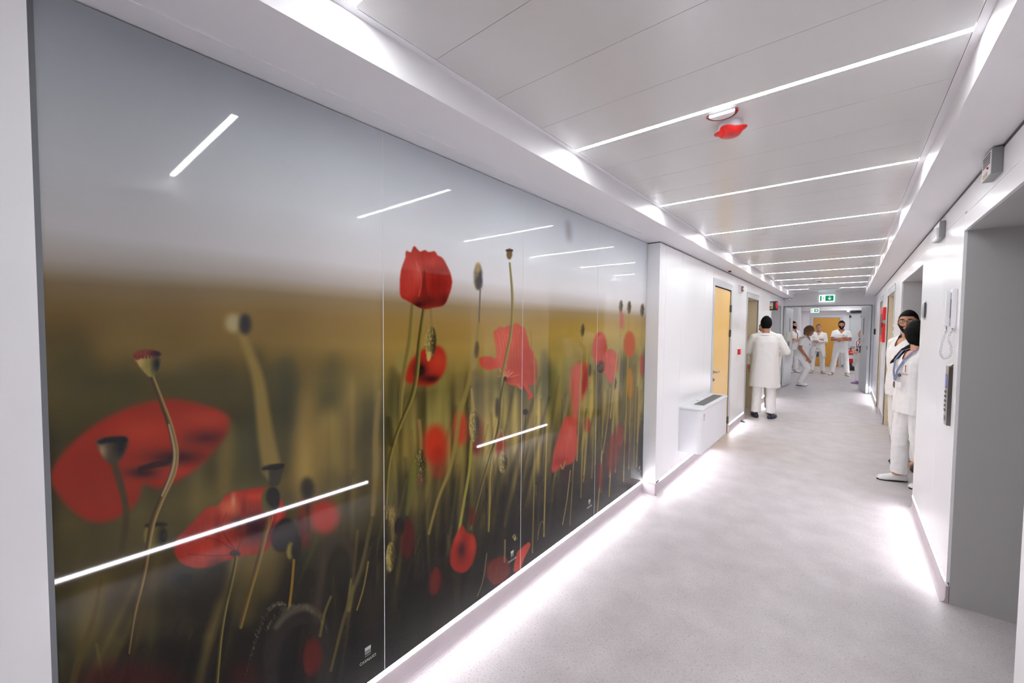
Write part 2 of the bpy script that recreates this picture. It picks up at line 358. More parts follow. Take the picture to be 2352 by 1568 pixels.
struct('trim_18', MB().box(-1.205, -1.115, 20.91, 20.95, 0, 2.075).box(-.25, -.165, 20.91, 20.95, 0, 2.075).box(-1.115, -.25, 20.91, 20.95, 1.99, 2.075), FRAME, 'light grey frame around the ochre door')
gd = box(.075, .60, 20.90, 20.93, .01, 2.14, bev=.002).build('door_9', LEAFGREY); gd['kind'] = 'structure'; gd['label'] = 'grey metal door with black hinges in the far hall'
for z in (2.02, 1.26, .42):
    MB().box(.02, .10, 20.875, 20.90, z-.02, z+.02, bev=.003).lathe([(.016, -.05), (.016, .05)], (.05, 20.88, z), 'z', 8).build('hinge', BLACK, gd)
MB().box(.36, .42, 20.875, 20.90, 2.0, 2.04).build('hinge', BLACK, gd)
struct('trim_19', MB().box(.03, .075, 20.90, 20.95, 0, 2.2).box(.075, .60, 20.90, 20.95, 2.16, 2.2), FRAME, 'frame of the grey metal door')
dc = thing('door_closer', 'black overhead closer above the grey metal door', 'door closer', (.27, 20.85, 2.19))
MB().box(-.21, .25, -.03, .045, -.02, .02, bev=.004).build('closer_body', BLACK, dc); MB().box(-.05, .25, -.06, -.03, .02, .035).build('closer_arm', DKGREY, dc)
for i, (yy, xa, xb) in enumerate(((14.4, -1.2, .3), (16.8, -1.2, .3), (18.9, -1.2, .3), (19.95, -.62, .25))):
    t = thing('strip_light', 'ceiling light strip of the far hall, ' + ['nearest the double door', 'second from the double door', 'second from the back wall', 'in front of the back wall'][i], 'light strip', (0, yy, ZC))
    MB().box(xa, xb, -.012, .012, -.006, .0).build('diffuser', GLOWH, t); MB().box(xa-.003, xb+.003, -.016, .016, -.004, .001).build('light_channel', ALU, t)
for i, (a, b) in enumerate(((13.75, 14.6), (16.4, 17.7))):
    t = thing('skirting_light', ['hall skirting light strip by the open right door leaf', 'hall skirting light strip behind the bearded man'][i], 'light strip', (.615, (a+b)/2, .10)); h = (b-a)/2
    MB().box(-.006, .004, -h, h, 0, .014).build('diffuser', LEDM, t); MB().box(-.002, .004, -h, h, .014, .02).build('light_channel', ALU, t)
struct('wall_front', box(-1.7, 1.9, -3.3, -3.2, 0, ZC+.1), WHITE2, 'white wall closing the corridor behind the camera')
# ---------------------------------------------------------------- printed glass wall
def wall_from_sheet(X, Y):
    x = (X-1176)/F_PX; y = (Y-784)/F_PX; Mt = CAM_R
    dx = Mt[0, 0]*x+Mt[1, 0]*y+Mt[2, 0]; dy = Mt[0, 1]*x+Mt[1, 1]*y+Mt[2, 1]; dz = Mt[0, 2]*x+Mt[1, 2]*y+Mt[2, 2]
    t = XM/dx; return t*dy, 1.56+t*dz
def sheet_from_wall(y, z):
    p0 = XM; p2 = z-1.56
    c = [CAM_R[i, 0]*p0+CAM_R[i, 1]*y+CAM_R[i, 2]*p2 for i in range(3)]
    return c[0]/c[2]*F_PX+1176, c[1]/c[2]*F_PX+784
# ---------------------------------------------------------------- the printed poppy field (pixels computed here, light falloff included in the sky)
CX0, CY0, CW, CH = 50, -420, 1460, 2760          # working sheet of the print, as traced
def smooth(a, b, x):
    t = np.clip((x-a)/(b-a), 0, 1); return t*t*(3-2*t)
def lin(keys, x):
    ks = [k[0] for k in keys]
    return np.stack([np.interp(x, ks, [k[1][i] for k in keys]) for i in range(3)], -1)
def vnoise(rng, h, w, ch, cw):
    g = rng.random((h//ch+3, w//cw+3)).astype(np.float32)
    yy = np.arange(h)/ch; xx = np.arange(w)/cw
    y0 = yy.astype(int); x0 = xx.astype(int)
    fy = (yy-y0)[:, None]; fx = (xx-x0)[None]
    fy = fy*fy*(3-2*fy); fx = fx*fx*(3-2*fx)
    a = g[y0][:, x0]; b = g[y0][:, x0+1]; c = g[y0+1][:, x0]; d = g[y0+1][:, x0+1]
    return (a*(1-fx)+b*fx)*(1-fy)+(c*(1-fx)+d*fx)*fy
def boxblur(m, r):
    r = int(r)
    if r < 1: return m
    for ax in (0, 1):
        p = np.pad(m, [(r+1, r) if a == ax else (0, 0) for a in (0, 1)], mode='edge')
        c = np.cumsum(p, ax, dtype=np.float64)
        n = m.shape[ax]
        hi = np.take(c, np.arange(n)+2*r+1, ax); lo = np.take(c, np.arange(n), ax)
        m = ((hi-lo)/(2*r+1)).astype(np.float32)
    return m
class Sheet:
    def __init__(s, rng):
        s.a = np.zeros((CH, CW, 3), np.float32); s.rng = rng
    def box(s, x0, y0, x1, y1):
        x0 = int(max(0, x0-CX0)); y0 = int(max(0, y0-CY0)); x1 = int(min(CW, x1-CX0+1)); y1 = int(min(CH, y1-CY0+1))
        if x1 <= x0+1 or y1 <= y0+1: return None
        return x0, y0, x1, y1
    def mixin(s, b, al, col):
        x0, y0, x1, y1 = b
        v = s.a[y0:y1, x0:x1]
        v += (np.asarray(col, np.float32)-v)*al[..., None]
    def stroke(s, pts, r, col, soft=1.5, alpha=1., col2=None, side=0.):
        """soft line through pts; r one radius or one per point; col2 is the colour of its far side"""
        P = np.array(pts, float)
        if len(P) > 2:                                   # round the corners
            t = np.linspace(0, len(P)-1, (len(P)-1)*4+1); i = np.clip(t.astype(int), 0, len(P)-2); f = (t-i)[:, None]
            p0 = P[np.maximum(i-1, 0)]; p1 = P[i]; p2 = P[i+1]; p3 = P[np.minimum(i+2, len(P)-1)]
            Q = .5*((2*p1)+(-p0+p2)*f+(2*p0-5*p1+4*p2-p3)*f*f+(-p0+3*p1-3*p2+p3)*f**3)
            R = np.interp(t, np.arange(len(P)), r if np.ndim(r) else [r]*len(P))
        else:
            Q = P; R = np.array(r if np.ndim(r) else [r]*len(P), float)
        m = R.max()+soft*2+2
        b = s.box(Q[:, 0].min()-m, Q[:, 1].min()-m, Q[:, 0].max()+m, Q[:, 1].max()+m)
        if b is None: return
        X, Y = np.meshgrid(np.arange(b[0], b[2])+CX0, np.arange(b[1], b[3])+CY0)
        X = X.astype(np.float32); Y = Y.astype(np.float32)
        best = np.full(X.shape, 1e9, np.float32); sd = np.zeros_like(best)
        for k in range(len(Q)-1):
            ax, ay = Q[k]; dx, dy = Q[k+1]-Q[k]; L = dx*dx+dy*dy+1e-6
            t = np.clip(((X-ax)*dx+(Y-ay)*dy)/L, 0, 1)
            ex = X-ax-t*dx; ey = Y-ay-t*dy
            rr = R[k]+(R[k+1]-R[k])*t
            d = np.sqrt(ex*ex+ey*ey)-rr
            u = d < best
            if col2 is not None: sd = np.where(u, (ex*dy-ey*dx)*(-1)/np.sqrt(L)/np.maximum(rr, .5), sd)
            best = np.where(u, d, best)
        al = (1-smooth(-soft, soft, best))*alpha
        if col2 is None: s.mixin(b, al, col)
        else:
            w = smooth(-.8, .8, sd+side)[..., None]
            s.mixin(b, al, np.asarray(col, np.float32)*(1-w)+np.asarray(col2, np.float32)*w)
    def mask(s, pts, soft):
        P = np.array(pts, float); n = len(P)
        t = np.linspace(0, n, n*5, endpoint=False); i = t.astype(int); f = (t-i)[:, None]
        p0 = P[(i-1) % n]; p1 = P[i % n]; p2 = P[(i+1) % n]; p3 = P[(i+2) % n]
        P = .5*((2*p1)+(-p0+p2)*f+(2*p0-5*p1+4*p2-p3)*f*f+(-p0+3*p1-3*p2+p3)*f**3)
        m = soft*3+3
        b = s.box(P[:, 0].min()-m, P[:, 1].min()-m, P[:, 0].max()+m, P[:, 1].max()+m)
        if b is None: return None, None
        X, Y = np.meshgrid(np.arange(b[0], b[2])+CX0, np.arange(b[1], b[3])+CY0)
        ins = np.zeros(X.shape, bool)
        for k in range(len(P)):
            (x1, y1), (x2, y2) = P[k], P[(k+1) % len(P)]
            if y1 == y2: continue
            c = ((y1 > Y) != (y2 > Y)) & (X < (x2-x1)*(Y-y1)/(y2-y1)+x1)
            ins ^= c
        mk = ins.astype(np.float32)
        for _ in range(2): mk = boxblur(mk, max(1, round(soft*.8)))
        return b, mk
    def poly(s, pts, col, soft=2, alpha=1., shade=None, tex=0., dark=None):
        """shade = (x, y, radius, colour) light or dark blotches kept inside the shape"""
        b, mk = s.mask(pts, soft)
        if b is None: return
        X, Y = np.meshgrid(np.arange(b[0], b[2])+CX0, np.arange(b[1], b[3])+CY0)
        c = np.broadcast_to(np.asarray(col, np.float32), X.shape+(3,)).copy()
        for sx, sy, rx, ry, cc in (shade or []):
            w = np.exp(-(((X-sx)/rx)**2+((Y-sy)/ry)**2))[..., None]
            c += (np.asarray(cc, np.float32)-c)*w
        if tex:
            h, w_ = X.shape
            nz = vnoise(s.rng, h, w_, 26, 3)*.6+vnoise(s.rng, h, w_, 12, 12)*.4
            c *= (1+(nz-.5)*tex)[..., None]
        s.mixin(b, mk*alpha, c)
    def ell(s, x, y, rx, ry, col, soft=3, rot=0., alpha=1., col2=None, tex=0.):
        a = np.linspace(0, 2*np.pi, 14, endpoint=False); cr, sr = np.cos(rot), np.sin(rot)
        px = rx*np.cos(a); py = ry*np.sin(a)
        sh = [(x+rx*.75, y+ry*.1, rx*.8, ry*1.3, col2)] if col2 is not None else None
        s.poly(list(zip(x+px*cr-py*sr, y+px*sr+py*cr)), col, soft, alpha, sh, tex)
    def bud(s, x, y, rx, ry, rot=0., lit=(146, 132, 84), shd=(52, 46, 26), hair=True, soft=1.2):
        s.ell(x, y, rx, ry, lit, soft, rot, 1, shd, .35)
        if not hair: return
        cr, sr = np.cos(rot), np.sin(rot)
        for k in range(int(26+ry)):                       # bristles and scales
            a = s.rng.uniform(0, 2*np.pi); q = s.rng.uniform(.2, 1.02)
            ux = rx*q*np.cos(a); uy = ry*q*np.sin(a)
            px = x+ux*cr-uy*sr; py = y+ux*sr+uy*cr
            c = (178, 166, 118) if ux < rx*.3 else (118, 108, 66)
            if s.rng.random() < .35: c = (60, 52, 30)
            s.stroke([(px, py), (px+s.rng.uniform(-1, 1)+ux*.12/max(rx, 1)*6, py+s.rng.uniform(2, 5))], .55, c, .7, .75)

def paint_print():
    rng = np.random.default_rng(11)
    S = Sheet(rng)
    X, Y = np.meshgrid(np.arange(CW)+CX0, np.arange(CH)+CY0)
    WY, WZ = wall_from_sheet(X.astype(np.float32), Y.astype(np.float32))
    n1 = vnoise(rng, CH, CW, 150, 260); n2 = vnoise(rng, CH, CW, 60, 120)
    z = WZ+(n1-.5)*.07*smooth(1.9, 1.4, WZ)+.03*(WY > 2)*0
    BG = [(-2, (12, 11, 9)), (.1, (15, 13, 11)), (.32, (22, 19, 15)), (.55, (36, 32, 20)), (.72, (60, 54, 30)), (.90, (98, 88, 50)), (1.05, (112, 101, 58)),
          (1.16, (88, 82, 48)), (1.26, (84, 78, 44)), (1.36, (128, 111, 58)), (1.48, (150, 126, 68)), (1.58, (142, 116, 66)), (1.645, (140, 120, 88)), (1.70, (178, 168, 158)),
          (1.78, (208, 205, 205)), (1.95, (212, 215, 218)), (2.15, (200, 206, 212)), (2.4, (186, 193, 201)), (3, (178, 186, 194))]
    S.a[:] = lin(BG, z)
    # broad tone: browner near, yellower far; light falloff along the wall painted in
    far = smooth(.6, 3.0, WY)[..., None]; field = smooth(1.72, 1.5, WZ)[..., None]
    S.a *= 1-(1-field)*(.20*(1-smooth(.1, 1.1, WY)))[..., None]  # near sky darkened, the dimmer light there painted into the print
    S.a += (1-field)*(smooth(1.2, 3.2, WY)*12)[..., None]  # far sky lightened, grazing reflections painted into its colour
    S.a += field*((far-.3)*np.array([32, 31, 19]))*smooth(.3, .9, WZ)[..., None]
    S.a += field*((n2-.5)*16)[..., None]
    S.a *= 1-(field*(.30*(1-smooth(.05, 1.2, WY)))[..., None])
    # out of focus blotches in the middle band
    def wp(y, zz): return sheet_from_wall(y, zz)
    for k in range(60):
        y = rng.uniform(0, 3.6); zz = rng.uniform(.75, 1.3)
        px, py = wp(y, zz); sc = 1/(.55+y)
        c = [(52, 52, 36), (134, 116, 68), (58, 60, 42), (112, 100, 56)][rng.integers(4)]
        S.ell(px, py, rng.uniform(10, 38)*sc, rng.uniform(40, 130)*sc, c, 16*sc+3, rng.uniform(-.1, .25), rng.uniform(.25, .55))
    S.ell(690, 1010, 42, 120, (138, 116, 66), 24, .15, .75); S.ell(790, 960, 30, 120, (124, 108, 62), 22, .15, .6)
    S.ell(480, 880, 90, 50, (54, 53, 38), 26, 0, .55); S.ell(660, 900, 26, 90, (58, 60, 46), 18, 0, .6); S.ell(170, 870, 70, 70, (54, 52, 36), 30, 0, .5)
    for sx, sy, rx, ry, c, sf, ro, al in [(590, 940, 26, 150, (52, 52, 40), 18, .0, .55), (655, 980, 20, 120, (48, 50, 40), 14, .05, .5), (640, 870, 40, 40, (58, 60, 46), 18, 0, .5), (760, 880, 30, 70, (66, 66, 44), 16, .1, .5), (150, 800, 60, 60, (60, 56, 34), 28, 0, .4),
                                          (300, 880, 120, 30, (50, 50, 34), 22, 0, .5), (730, 1040, 30, 110, (150, 128, 74), 18, .3, .6), (800, 980, 18, 120, (144, 124, 72), 12, .1, .55), (520, 1050, 20, 90, (122, 104, 58), 14, .05, .5), (840, 1060, 14, 110, (58, 54, 34), 9, .05, .55),
                                          (905, 900, 16, 60, (70, 66, 42), 9, 0, .7), (1050, 1010, 18, 90, (148, 132, 80), 9, .1, .5), (1015, 930, 14, 80, (120, 112, 62), 9, .1, .6), (940, 1000, 14, 90, (150, 132, 80), 9, .12, .5), (1110, 920, 22, 60, (96, 84, 58), 10, 0, .5),
                                          (1130, 1010, 12, 90, (150, 134, 84), 7, .05, .5), (1190, 980, 16, 80, (156, 140, 86), 8, .03, .6), (1210, 900, 14, 50, (100, 92, 62), 7, 0, .5), (1240, 1000, 10, 90, (160, 142, 84), 6, .03, .6), (1262, 900, 8, 70, (70, 74, 44), 6, 0, .5), (1290, 880, 8, 60, (150, 136, 84), 5, 0, .5),
                                          (1340, 1010, 8, 90, (150, 136, 76), 5, .03, .6), (1362, 930, 7, 70, (144, 128, 72), 4, 0, .5), (1420, 930, 5, 90, (158, 140, 84), 3, 0, .5), (1456, 900, 5, 90, (130, 110, 60), 3, 0, .5), (1250, 860, 10, 60, (84, 82, 50), 6, 0, .6), (1300, 960, 7, 60, (60, 60, 36), 5, 0, .5)]:
        S.ell(sx, sy, rx, ry, c, sf, ro, al)
    s1 = vnoise(rng, CH, CW, 300, 34); s2 = vnoise(rng, CH, CW, 240, 11); wx = smooth(700, 1000, X)
    S.a *= (1+((s1-.5)*.34*(1-wx)+(s2-.5)*.85*wx)*smooth(1.42, 1.15, WZ)*smooth(0, .5, WZ))[..., None]
    # grass and wheat, back to front
    for layer, (n, za, zb, w0, w1, sf) in enumerate([(170, .30, 1.0, .012, .034, 13), (130, .15, .9, .006, .016, 7), (44, .05, .55, .003, .007, 3)]):
        for k in range(n):
            y = rng.uniform(-.1, 3.65); z0 = rng.uniform(-.1, za); z1 = rng.uniform(z0+.25, zb+.25 if y > .9 else zb)
            ln = rng.uniform(-.06, .22)*(z1-z0)*2; mid = rng.uniform(-.03, .03)
            p = [wp(y, z0), wp(y+ln*.4+mid, (z0+z1)/2), wp(y+ln, z1)]
            sc = 900/(.62+y)*.9
            r = rng.uniform(w0, w1)*sc*.42
            hi = z1 > .6
            c = np.array([(132, 118, 68), (106, 98, 54), (82, 78, 42), (148, 128, 80), (44, 40, 26), (28, 25, 18), (96, 74, 48)][rng.choice(7, p=[.17, .17, .15, .1, .2, .14, .07])], float)
            if z1 < .45: c *= .62
            S.stroke(p, [r*.7, r, r*.3], c, sf*max(.4, 1/(.5+y)), rng.uniform(.3, .65))
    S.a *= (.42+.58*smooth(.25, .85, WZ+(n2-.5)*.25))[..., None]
    for k in range(26):                                   # dark tufts at the foot
        y = rng.uniform(0, 3.6); px, py = wp(y, rng.uniform(.1, .45)); sc = 1/(.5+y)
        S.ell(px, py, rng.uniform(20, 50)*sc, rng.uniform(40, 100)*sc, (17, 14, 11), 14*sc+2, .1, rng.uniform(.3, .6))
    R1 = (146, 26, 16); R2 = (186, 44, 34); RD = (84, 14, 12); BLK = (28, 16, 20)
    # ---- nearest panel
    S.stroke([(556, 770), (590, 860), (603, 940), (612, 1010), (624, 1075)], [9, 13, 16, 19, 22], (128, 110, 62), 9, .9)
    S.ell(536, 742, 19, 22, (150, 140, 118), 7, 0, .9); S.ell(563, 744, 14, 24, (38, 38, 46), 6, 0, .95)
    S.poly([(116, 1090), (148, 1036), (200, 988), (262, 950), (335, 924), (400, 917), (470, 930), (522, 952), (524, 985), (500, 1024), (458, 1070), (405, 1105), (362, 1122),
            (330, 1112), (316, 1150), (276, 1186), (222, 1200), (170, 1176), (128, 1128)], R1, 8, 1,
           [(330, 1085, 40, 12, (44, 10, 16)), (400, 1050, 60, 18, (52, 12, 18)), (470, 1005, 50, 18, (78, 14, 20)), (330, 990, 90, 34, (168, 36, 24)), (480, 960, 60, 20, (162, 36, 28)), (200, 1090, 60, 80, (140, 18, 10)), (420, 1085, 50, 16, (168, 30, 26))])
    S.stroke([(322, 1076), (352, 1068), (384, 1062), (402, 1046)], [5, 7, 6, 3], (30, 12, 18), 4, .85)
    S.stroke([(262, 1062), (276, 1110), (288, 1160), (288, 1210), (280, 1262)], 8, (62, 54, 34), 5, .9)
    S.poly([(226, 1008), (290, 1004), (290, 1030), (276, 1056), (258, 1066), (238, 1052), (226, 1030)], (66, 58, 52), 4, 1, [(234, 1036, 12, 20, (138, 118, 104)), (278, 1026, 16, 24, (26, 26, 30))])
    S.poly([(224, 1014), (240, 1006), (265, 1003), (288, 1003), (292, 1012), (280, 1018), (250, 1016), (232, 1020)], (26, 22, 28), 3, .92)
    S.ell(357, 1230, 27, 32, (110, 104, 52), 3, .05, 1, (28, 26, 22)); S.poly([(332, 1206), (352, 1199), (380, 1200), (384, 1207), (360, 1209), (340, 1211)], (36, 28, 26), 2, .9)
    S.stroke([(349, 864), (372, 925), (392, 982), (403, 1040), (396, 1088), (373, 1140), (353, 1190), (342, 1240), (335, 1290), (324, 1345), (308, 1412), (296, 1500)], [5, 6, 7, 8, 8, 7, 7, 6, 6, 5, 4, 2],
             (152, 132, 96), 1.6, .97, (62, 48, 30), .25)
    S.stroke([(388, 975), (401, 1038), (394, 1086), (372, 1138)], [2, 3, 3, 2], (186, 168, 162), 2, .7)
    S.poly([(310, 815), (364, 812), (368, 838), (358, 858), (346, 866), (334, 858), (318, 838)], (128, 118, 70), 1.3, 1, [(360, 836, 13, 26, (30, 32, 36)), (320, 828, 10, 14, (166, 140, 96))], .2)
    S.poly([(305, 818), (312, 808), (330, 803), (350, 803), (367, 808), (370, 816), (360, 820), (345, 816), (328, 820), (318, 826), (309, 825)], (118, 46, 46), 1.2, 1, [(360, 812, 16, 9, (40, 26, 38))], .3)
    for q in range(6): S.ell(312+q*8, 821-abs(q-2.5)*1.2, 3, 3.4, (96, 34, 36), .9)
    S.stroke([(232, 1330), (215, 1420), (185, 1500), (165, 1580)], [3, 6, 8, 9], (74, 64, 28), 4, .7); S.stroke([(222, 1480), (236, 1560)], 4, (92, 82, 34), 2.5, .7)
    # second flower with its pods
    S.poly([(400, 1266), (407, 1236), (440, 1202), (474, 1166), (500, 1160), (522, 1134), (562, 1124), (602, 1119), (634, 1130), (652, 1160), (656, 1192), (640, 1226),
            (618, 1256), (594, 1271), (560, 1276), (522, 1286), (490, 1300), (450, 1304), (416, 1292)], (156, 32, 26), 2, 1,
           [(590, 1212, 46, 34, (44, 14, 24)), (552, 1196, 20, 12, (40, 12, 20)), (470, 1262, 50, 30, (178, 40, 36)), (525, 1165, 34, 22, (196, 78, 66)), (640, 1200, 10, 40, (186, 46, 40)), (440, 1225, 28, 14, (140, 20, 18)), (590, 1140, 40, 10, (190, 44, 36)), (500, 1215, 8, 40, (128, 22, 20)), (560, 1180, 8, 34, (130, 22, 20)), (536, 1150, 6, 20, (206, 110, 96))], .12)
    for q in ([(545, 1270), (500, 1240), (455, 1232)], [(545, 1270), (510, 1215), (520, 1180)], [(545, 1265), (560, 1210), (552, 1180)], [(548, 1272), (490, 1276), (430, 1272)]):
        S.stroke(q, [2, 1.3, .8], (116, 18, 18), 1.5, .7)
    S.stroke([(620, 1150), (626, 1190), (606, 1240), (598, 1268)], 2, (206, 92, 80), 1.5, .7)
    S.ell(540, 1271, 12, 7, (24, 14, 16), 2)
    S.stroke([(543, 1278), (533, 1330), (517, 1400), (506, 1475), (497, 1580)], [3.5, 4, 4, 4, 4], (136, 124, 74), 1.2, .95, (52, 44, 26), .2)
    S.stroke([(617, 1190), (606, 1240), (590, 1300), (571, 1368), (552, 1440)], [5, 6, 6, 5, 4], (142, 120, 66), 2, .9, (72, 58, 32), .2)
    S.poly([(604, 1070), (650, 1066), (647, 1092), (638, 1114), (618, 1114), (610, 1090)], (52, 48, 42), 1.8, 1, [(612, 1090, 7, 20, (110, 98, 66))]); S.poly([(600, 1077), (618, 1070), (648, 1064), (652, 1070), (642, 1077), (618, 1079)], (26, 22, 24), 1.4, .95)
    S.ell(621, 1150, 21, 33, (84, 78, 40), 2, 0, 1, (22, 20, 20)); S.ell(627, 1140, 16, 22, (28, 26, 26), 3, 0, .85)
    S.ell(652, 1228, 28, 40, (26, 24, 26), 4, .3, .95); S.ell(690, 1215, 12, 30, (30, 26, 24), 4, .1, .8)
    S.ell(744, 1186, 34, 38, (170, 36, 36), 10, 0, .95); S.ell(700, 1200, 16, 60, (110, 24, 20), 9, 0, .6); S.ell(706, 1122, 16, 26, (32, 28, 28), 6, 0, .85); S.stroke([(706, 1148), (708, 1220)], 4, (50, 40, 30), 4, .6)
    S.ell(668, 1264, 9, 20, (128, 118, 56), 2, .1, 1, (28, 24, 18)); S.ell(682, 1258, 8, 26, (22, 20, 20), 3, .1, .9); S.stroke([(675, 1286), (670, 1350), (662, 1410)], 3, (136, 108, 40), 1.5, .9)
    S.ell(420, 1330, 26, 26, (26, 26, 28), 10, 0, .7); S.ell(500, 1330, 26, 50, (28, 24, 20), 12, 0, .6)
    S.stroke([(556, 1580), (572, 1520), (592, 1450), (612, 1405), (636, 1392), (658, 1404), (662, 1430)], [2, 2.5, 3, 5, 7, 6, 3], (36, 34, 34), 1.5, .95)
    for k in range(60):
        t = rng.random(); px = 560+100*t; py = 1570-180*np.sin(min(1, t*1.25)*1.5708)
        S.stroke([(px, py), (px+rng.uniform(-9, 3), py-rng.uniform(2, 10))], .6, (120, 114, 106), .7, .55)
    S.stroke([(632, 1600), (622, 1530), (630, 1470), (662, 1425), (702, 1410), (734, 1436), (744, 1500), (742, 1600)], [12, 17, 21, 24, 24, 21, 18, 14], (38, 34, 32), 6, .92)
    S.stroke([(634, 1440), (662, 1408), (702, 1394), (734, 1412)], [5, 8, 9, 6], (92, 88, 84), 6, .6)
    for k in range(70):
        t = rng.uniform(0, 1); px = 612+140*t; py = 1455-62*np.sin(t*3.1416)**.7+rng.uniform(-4, 4)
        S.stroke([(px, py), (px+rng.uniform(-5, 5), py-rng.uniform(3, 11))], .7, (108, 104, 100), 1, .4)
    S.stroke([(728, 1420), (740, 1300), (762, 1245), (790, 1238), (808, 1275), (812, 1330)], [9, 11, 13, 12, 8, 6], (58, 50, 48), 9, .6)
    S.ell(300, 1560, 120, 40, (52, 12, 8), 22, 0, .85); S.ell(560, 1552, 40, 36, (50, 14, 12), 14, 0, .8); S.ell(716, 1510, 22, 46, (92, 16, 14), 9, .1, .85); S.ell(845, 1400, 20, 60, (40, 34, 24), 10, .1, .6)
    S.stroke([(735, 1460), (745, 1410), (760, 1370)], 3, (110, 104, 50), 2, .7); S.stroke([(812, 1345), (800, 1400), (806, 1330)], [2, 5, 2], (112, 108, 52), 3, .8); S.stroke([(846, 1290), (835, 1350), (820, 1400)], 2, (132, 112, 60), 1.3, .8)
    S.stroke([(868, 1120), (850, 1210), (830, 1300), (790, 1420), (760, 1540)], [3, 4, 4, 4, 3], (84, 76, 50), 2.5, .8)
    S.stroke([(872, 900), (862, 1000), (862, 1080), (856, 1180)], [5, 6, 6, 5], (120, 104, 72), 4, .75)
    # ---- second panel
    S.ell(1000, 1022, 28, 46, (186, 36, 24), 9, 0, .97); S.ell(1006, 1060, 16, 40, (150, 30, 18), 9, 0, .7); S.ell(1058, 984, 16, 38, (182, 48, 34), 7, 0, .95); S.ell(1094, 1000, 14, 44, (96, 20, 20), 7, 0, .85); S.ell(1150, 1022, 13, 26, (150, 34, 28), 4, 0, .85)
    S.ell(923, 832, 15, 26, (132, 120, 74), 6, .1, .9)
    S.stroke([(948, 702), (942, 780), (930, 850), (922, 905), (918, 980)], [5, 6, 6, 5, 4], (140, 126, 76), 2.5, .9, (104, 92, 50), .2)
    S.poly([(932, 872), (942, 832), (972, 802), (1006, 794), (1023, 812), (1023, 846), (1008, 872), (985, 886), (952, 882)], (164, 26, 18), 4, 1, [(966, 850, 14, 18, (18, 10, 12)), (990, 870, 24, 10, (60, 10, 12)), (1006, 830, 18, 20, (182, 40, 28))])
    S.stroke([(974, 708), (963, 790), (957, 860), (946, 912), (925, 962), (906, 1012), (894, 1062), (889, 1120), (886, 1190)], [4, 5, 5, 5, 4, 4, 3.5, 3, 3], (132, 124, 66), 1.4, .97, (66, 58, 28), .1)
    S.stroke([(976, 715), (983, 700), (989, 712), (991, 748)], [2, 3, 3, 3], (128, 112, 66), 1.2)
    S.poly([(918, 662), (921, 622), (931, 592), (933, 576), (944, 579), (951, 565), (964, 577), (976, 574), (984, 579), (998, 577), (1005, 586), (1016, 592), (1026, 608), (1036, 632), (1038, 652), (1032, 676), (1020, 700),
            (998, 706), (975, 710), (955, 702), (938, 692), (922, 682)], (176, 34, 28), 1.6, 1,
           [(985, 690, 34, 16, (74, 12, 12)), (1005, 655, 32, 40, (136, 16, 14)), (940, 635, 18, 40, (190, 48, 42)), (962, 628, 12, 24, (200, 66, 58)), (962, 700, 14, 8, (50, 10, 10)), (972, 660, 5, 34, (120, 16, 14)), (990, 600, 20, 14, (192, 50, 42)), (1020, 690, 14, 14, (96, 12, 12)), (930, 690, 10, 8, (150, 26, 22))], .14)
    S.stroke([(955, 600), (968, 640), (962, 680)], 1.2, (206, 84, 74), 1, .6); S.stroke([(975, 622), (978, 665), (982, 700)], 2, (110, 14, 14), 2, .6)
    S.bud(989, 785, 13, 37, .04); S.ell(985, 818, 5, 12, (176, 160, 110), 1.5, .1, .9)
    S.stroke([(1103, 666), (1100, 742)], 1.6, (86, 82, 76), 1, .9); S.stroke([(1099, 742), (1092, 800), (1083, 850), (1070, 905), (1056, 952), (1046, 1020), (1032, 1080), (1005, 1150), (985, 1225)], [3, 4, 5, 5, 5, 5, 4, 3, 3], (130, 114, 66), 2.4, .9)
    S.bud(1098, 636, 10, 30, 0, (128, 112, 84), (56, 54, 54), False, 2.2); S.ell(1098, 614, 6, 12, (160, 136, 92), 2.5, 0, .9); S.ell(1100, 650, 8, 16, (58, 58, 60), 3, 0, .8)
    S.ell(1095, 803, 4, 20, (58, 46, 44), 2.5, .05, .85); S.ell(1090, 862, 7, 14, (96, 86, 40), 2, 0, .5)
    S.poly([(1134, 766), (1140, 757), (1150, 750), (1158, 753), (1166, 748), (1178, 746), (1186, 742), (1196, 748), (1206, 756), (1215, 792), (1229, 818), (1234, 850), (1229, 881), (1208, 885), (1172, 884), (1158, 870), (1149, 846), (1120, 850),
            (1104, 838), (1102, 822), (1124, 818), (1141, 820)], (188, 62, 54), 1.2, 1, [(1222, 860, 26, 34, (164, 36, 32)), (1162, 868, 16, 10, (120, 26, 28)), (1190, 850, 24, 20, (186, 50, 44)), (1166, 780, 24, 26, (206, 76, 68)), (1120, 836, 22, 14, (184, 48, 42)), (1212, 820, 10, 40, (176, 44, 40)), (1150, 800, 6, 40, (204, 82, 74))], .18)
    for a in np.linspace(-2.9, -.25, 15): S.stroke([(1161+5*np.cos(a), 868+5*np.sin(a)), (1161+rng.uniform(14, 34)*np.cos(a), 868+rng.uniform(14, 34)*np.sin(a))], .7, (226, 140, 130), .8, .6)
    for k in range(12): S.stroke([(1140+k*7.2, 760+rng.uniform(-4, 12)), (1148+k*6.5, 800), (1158+k*4.5, 850)], .8, (150, 34, 34), 1, .4)
    S.stroke([(1206, 884), (1214, 898), (1220, 910), (1214, 914)], [5, 4, 4, 2], (196, 50, 46), 1.2); S.stroke([(1190, 884), (1196, 890)], 4, (196, 70, 62), 1.5)
    S.ell(1159, 871, 4, 5, (20, 12, 16), 1)
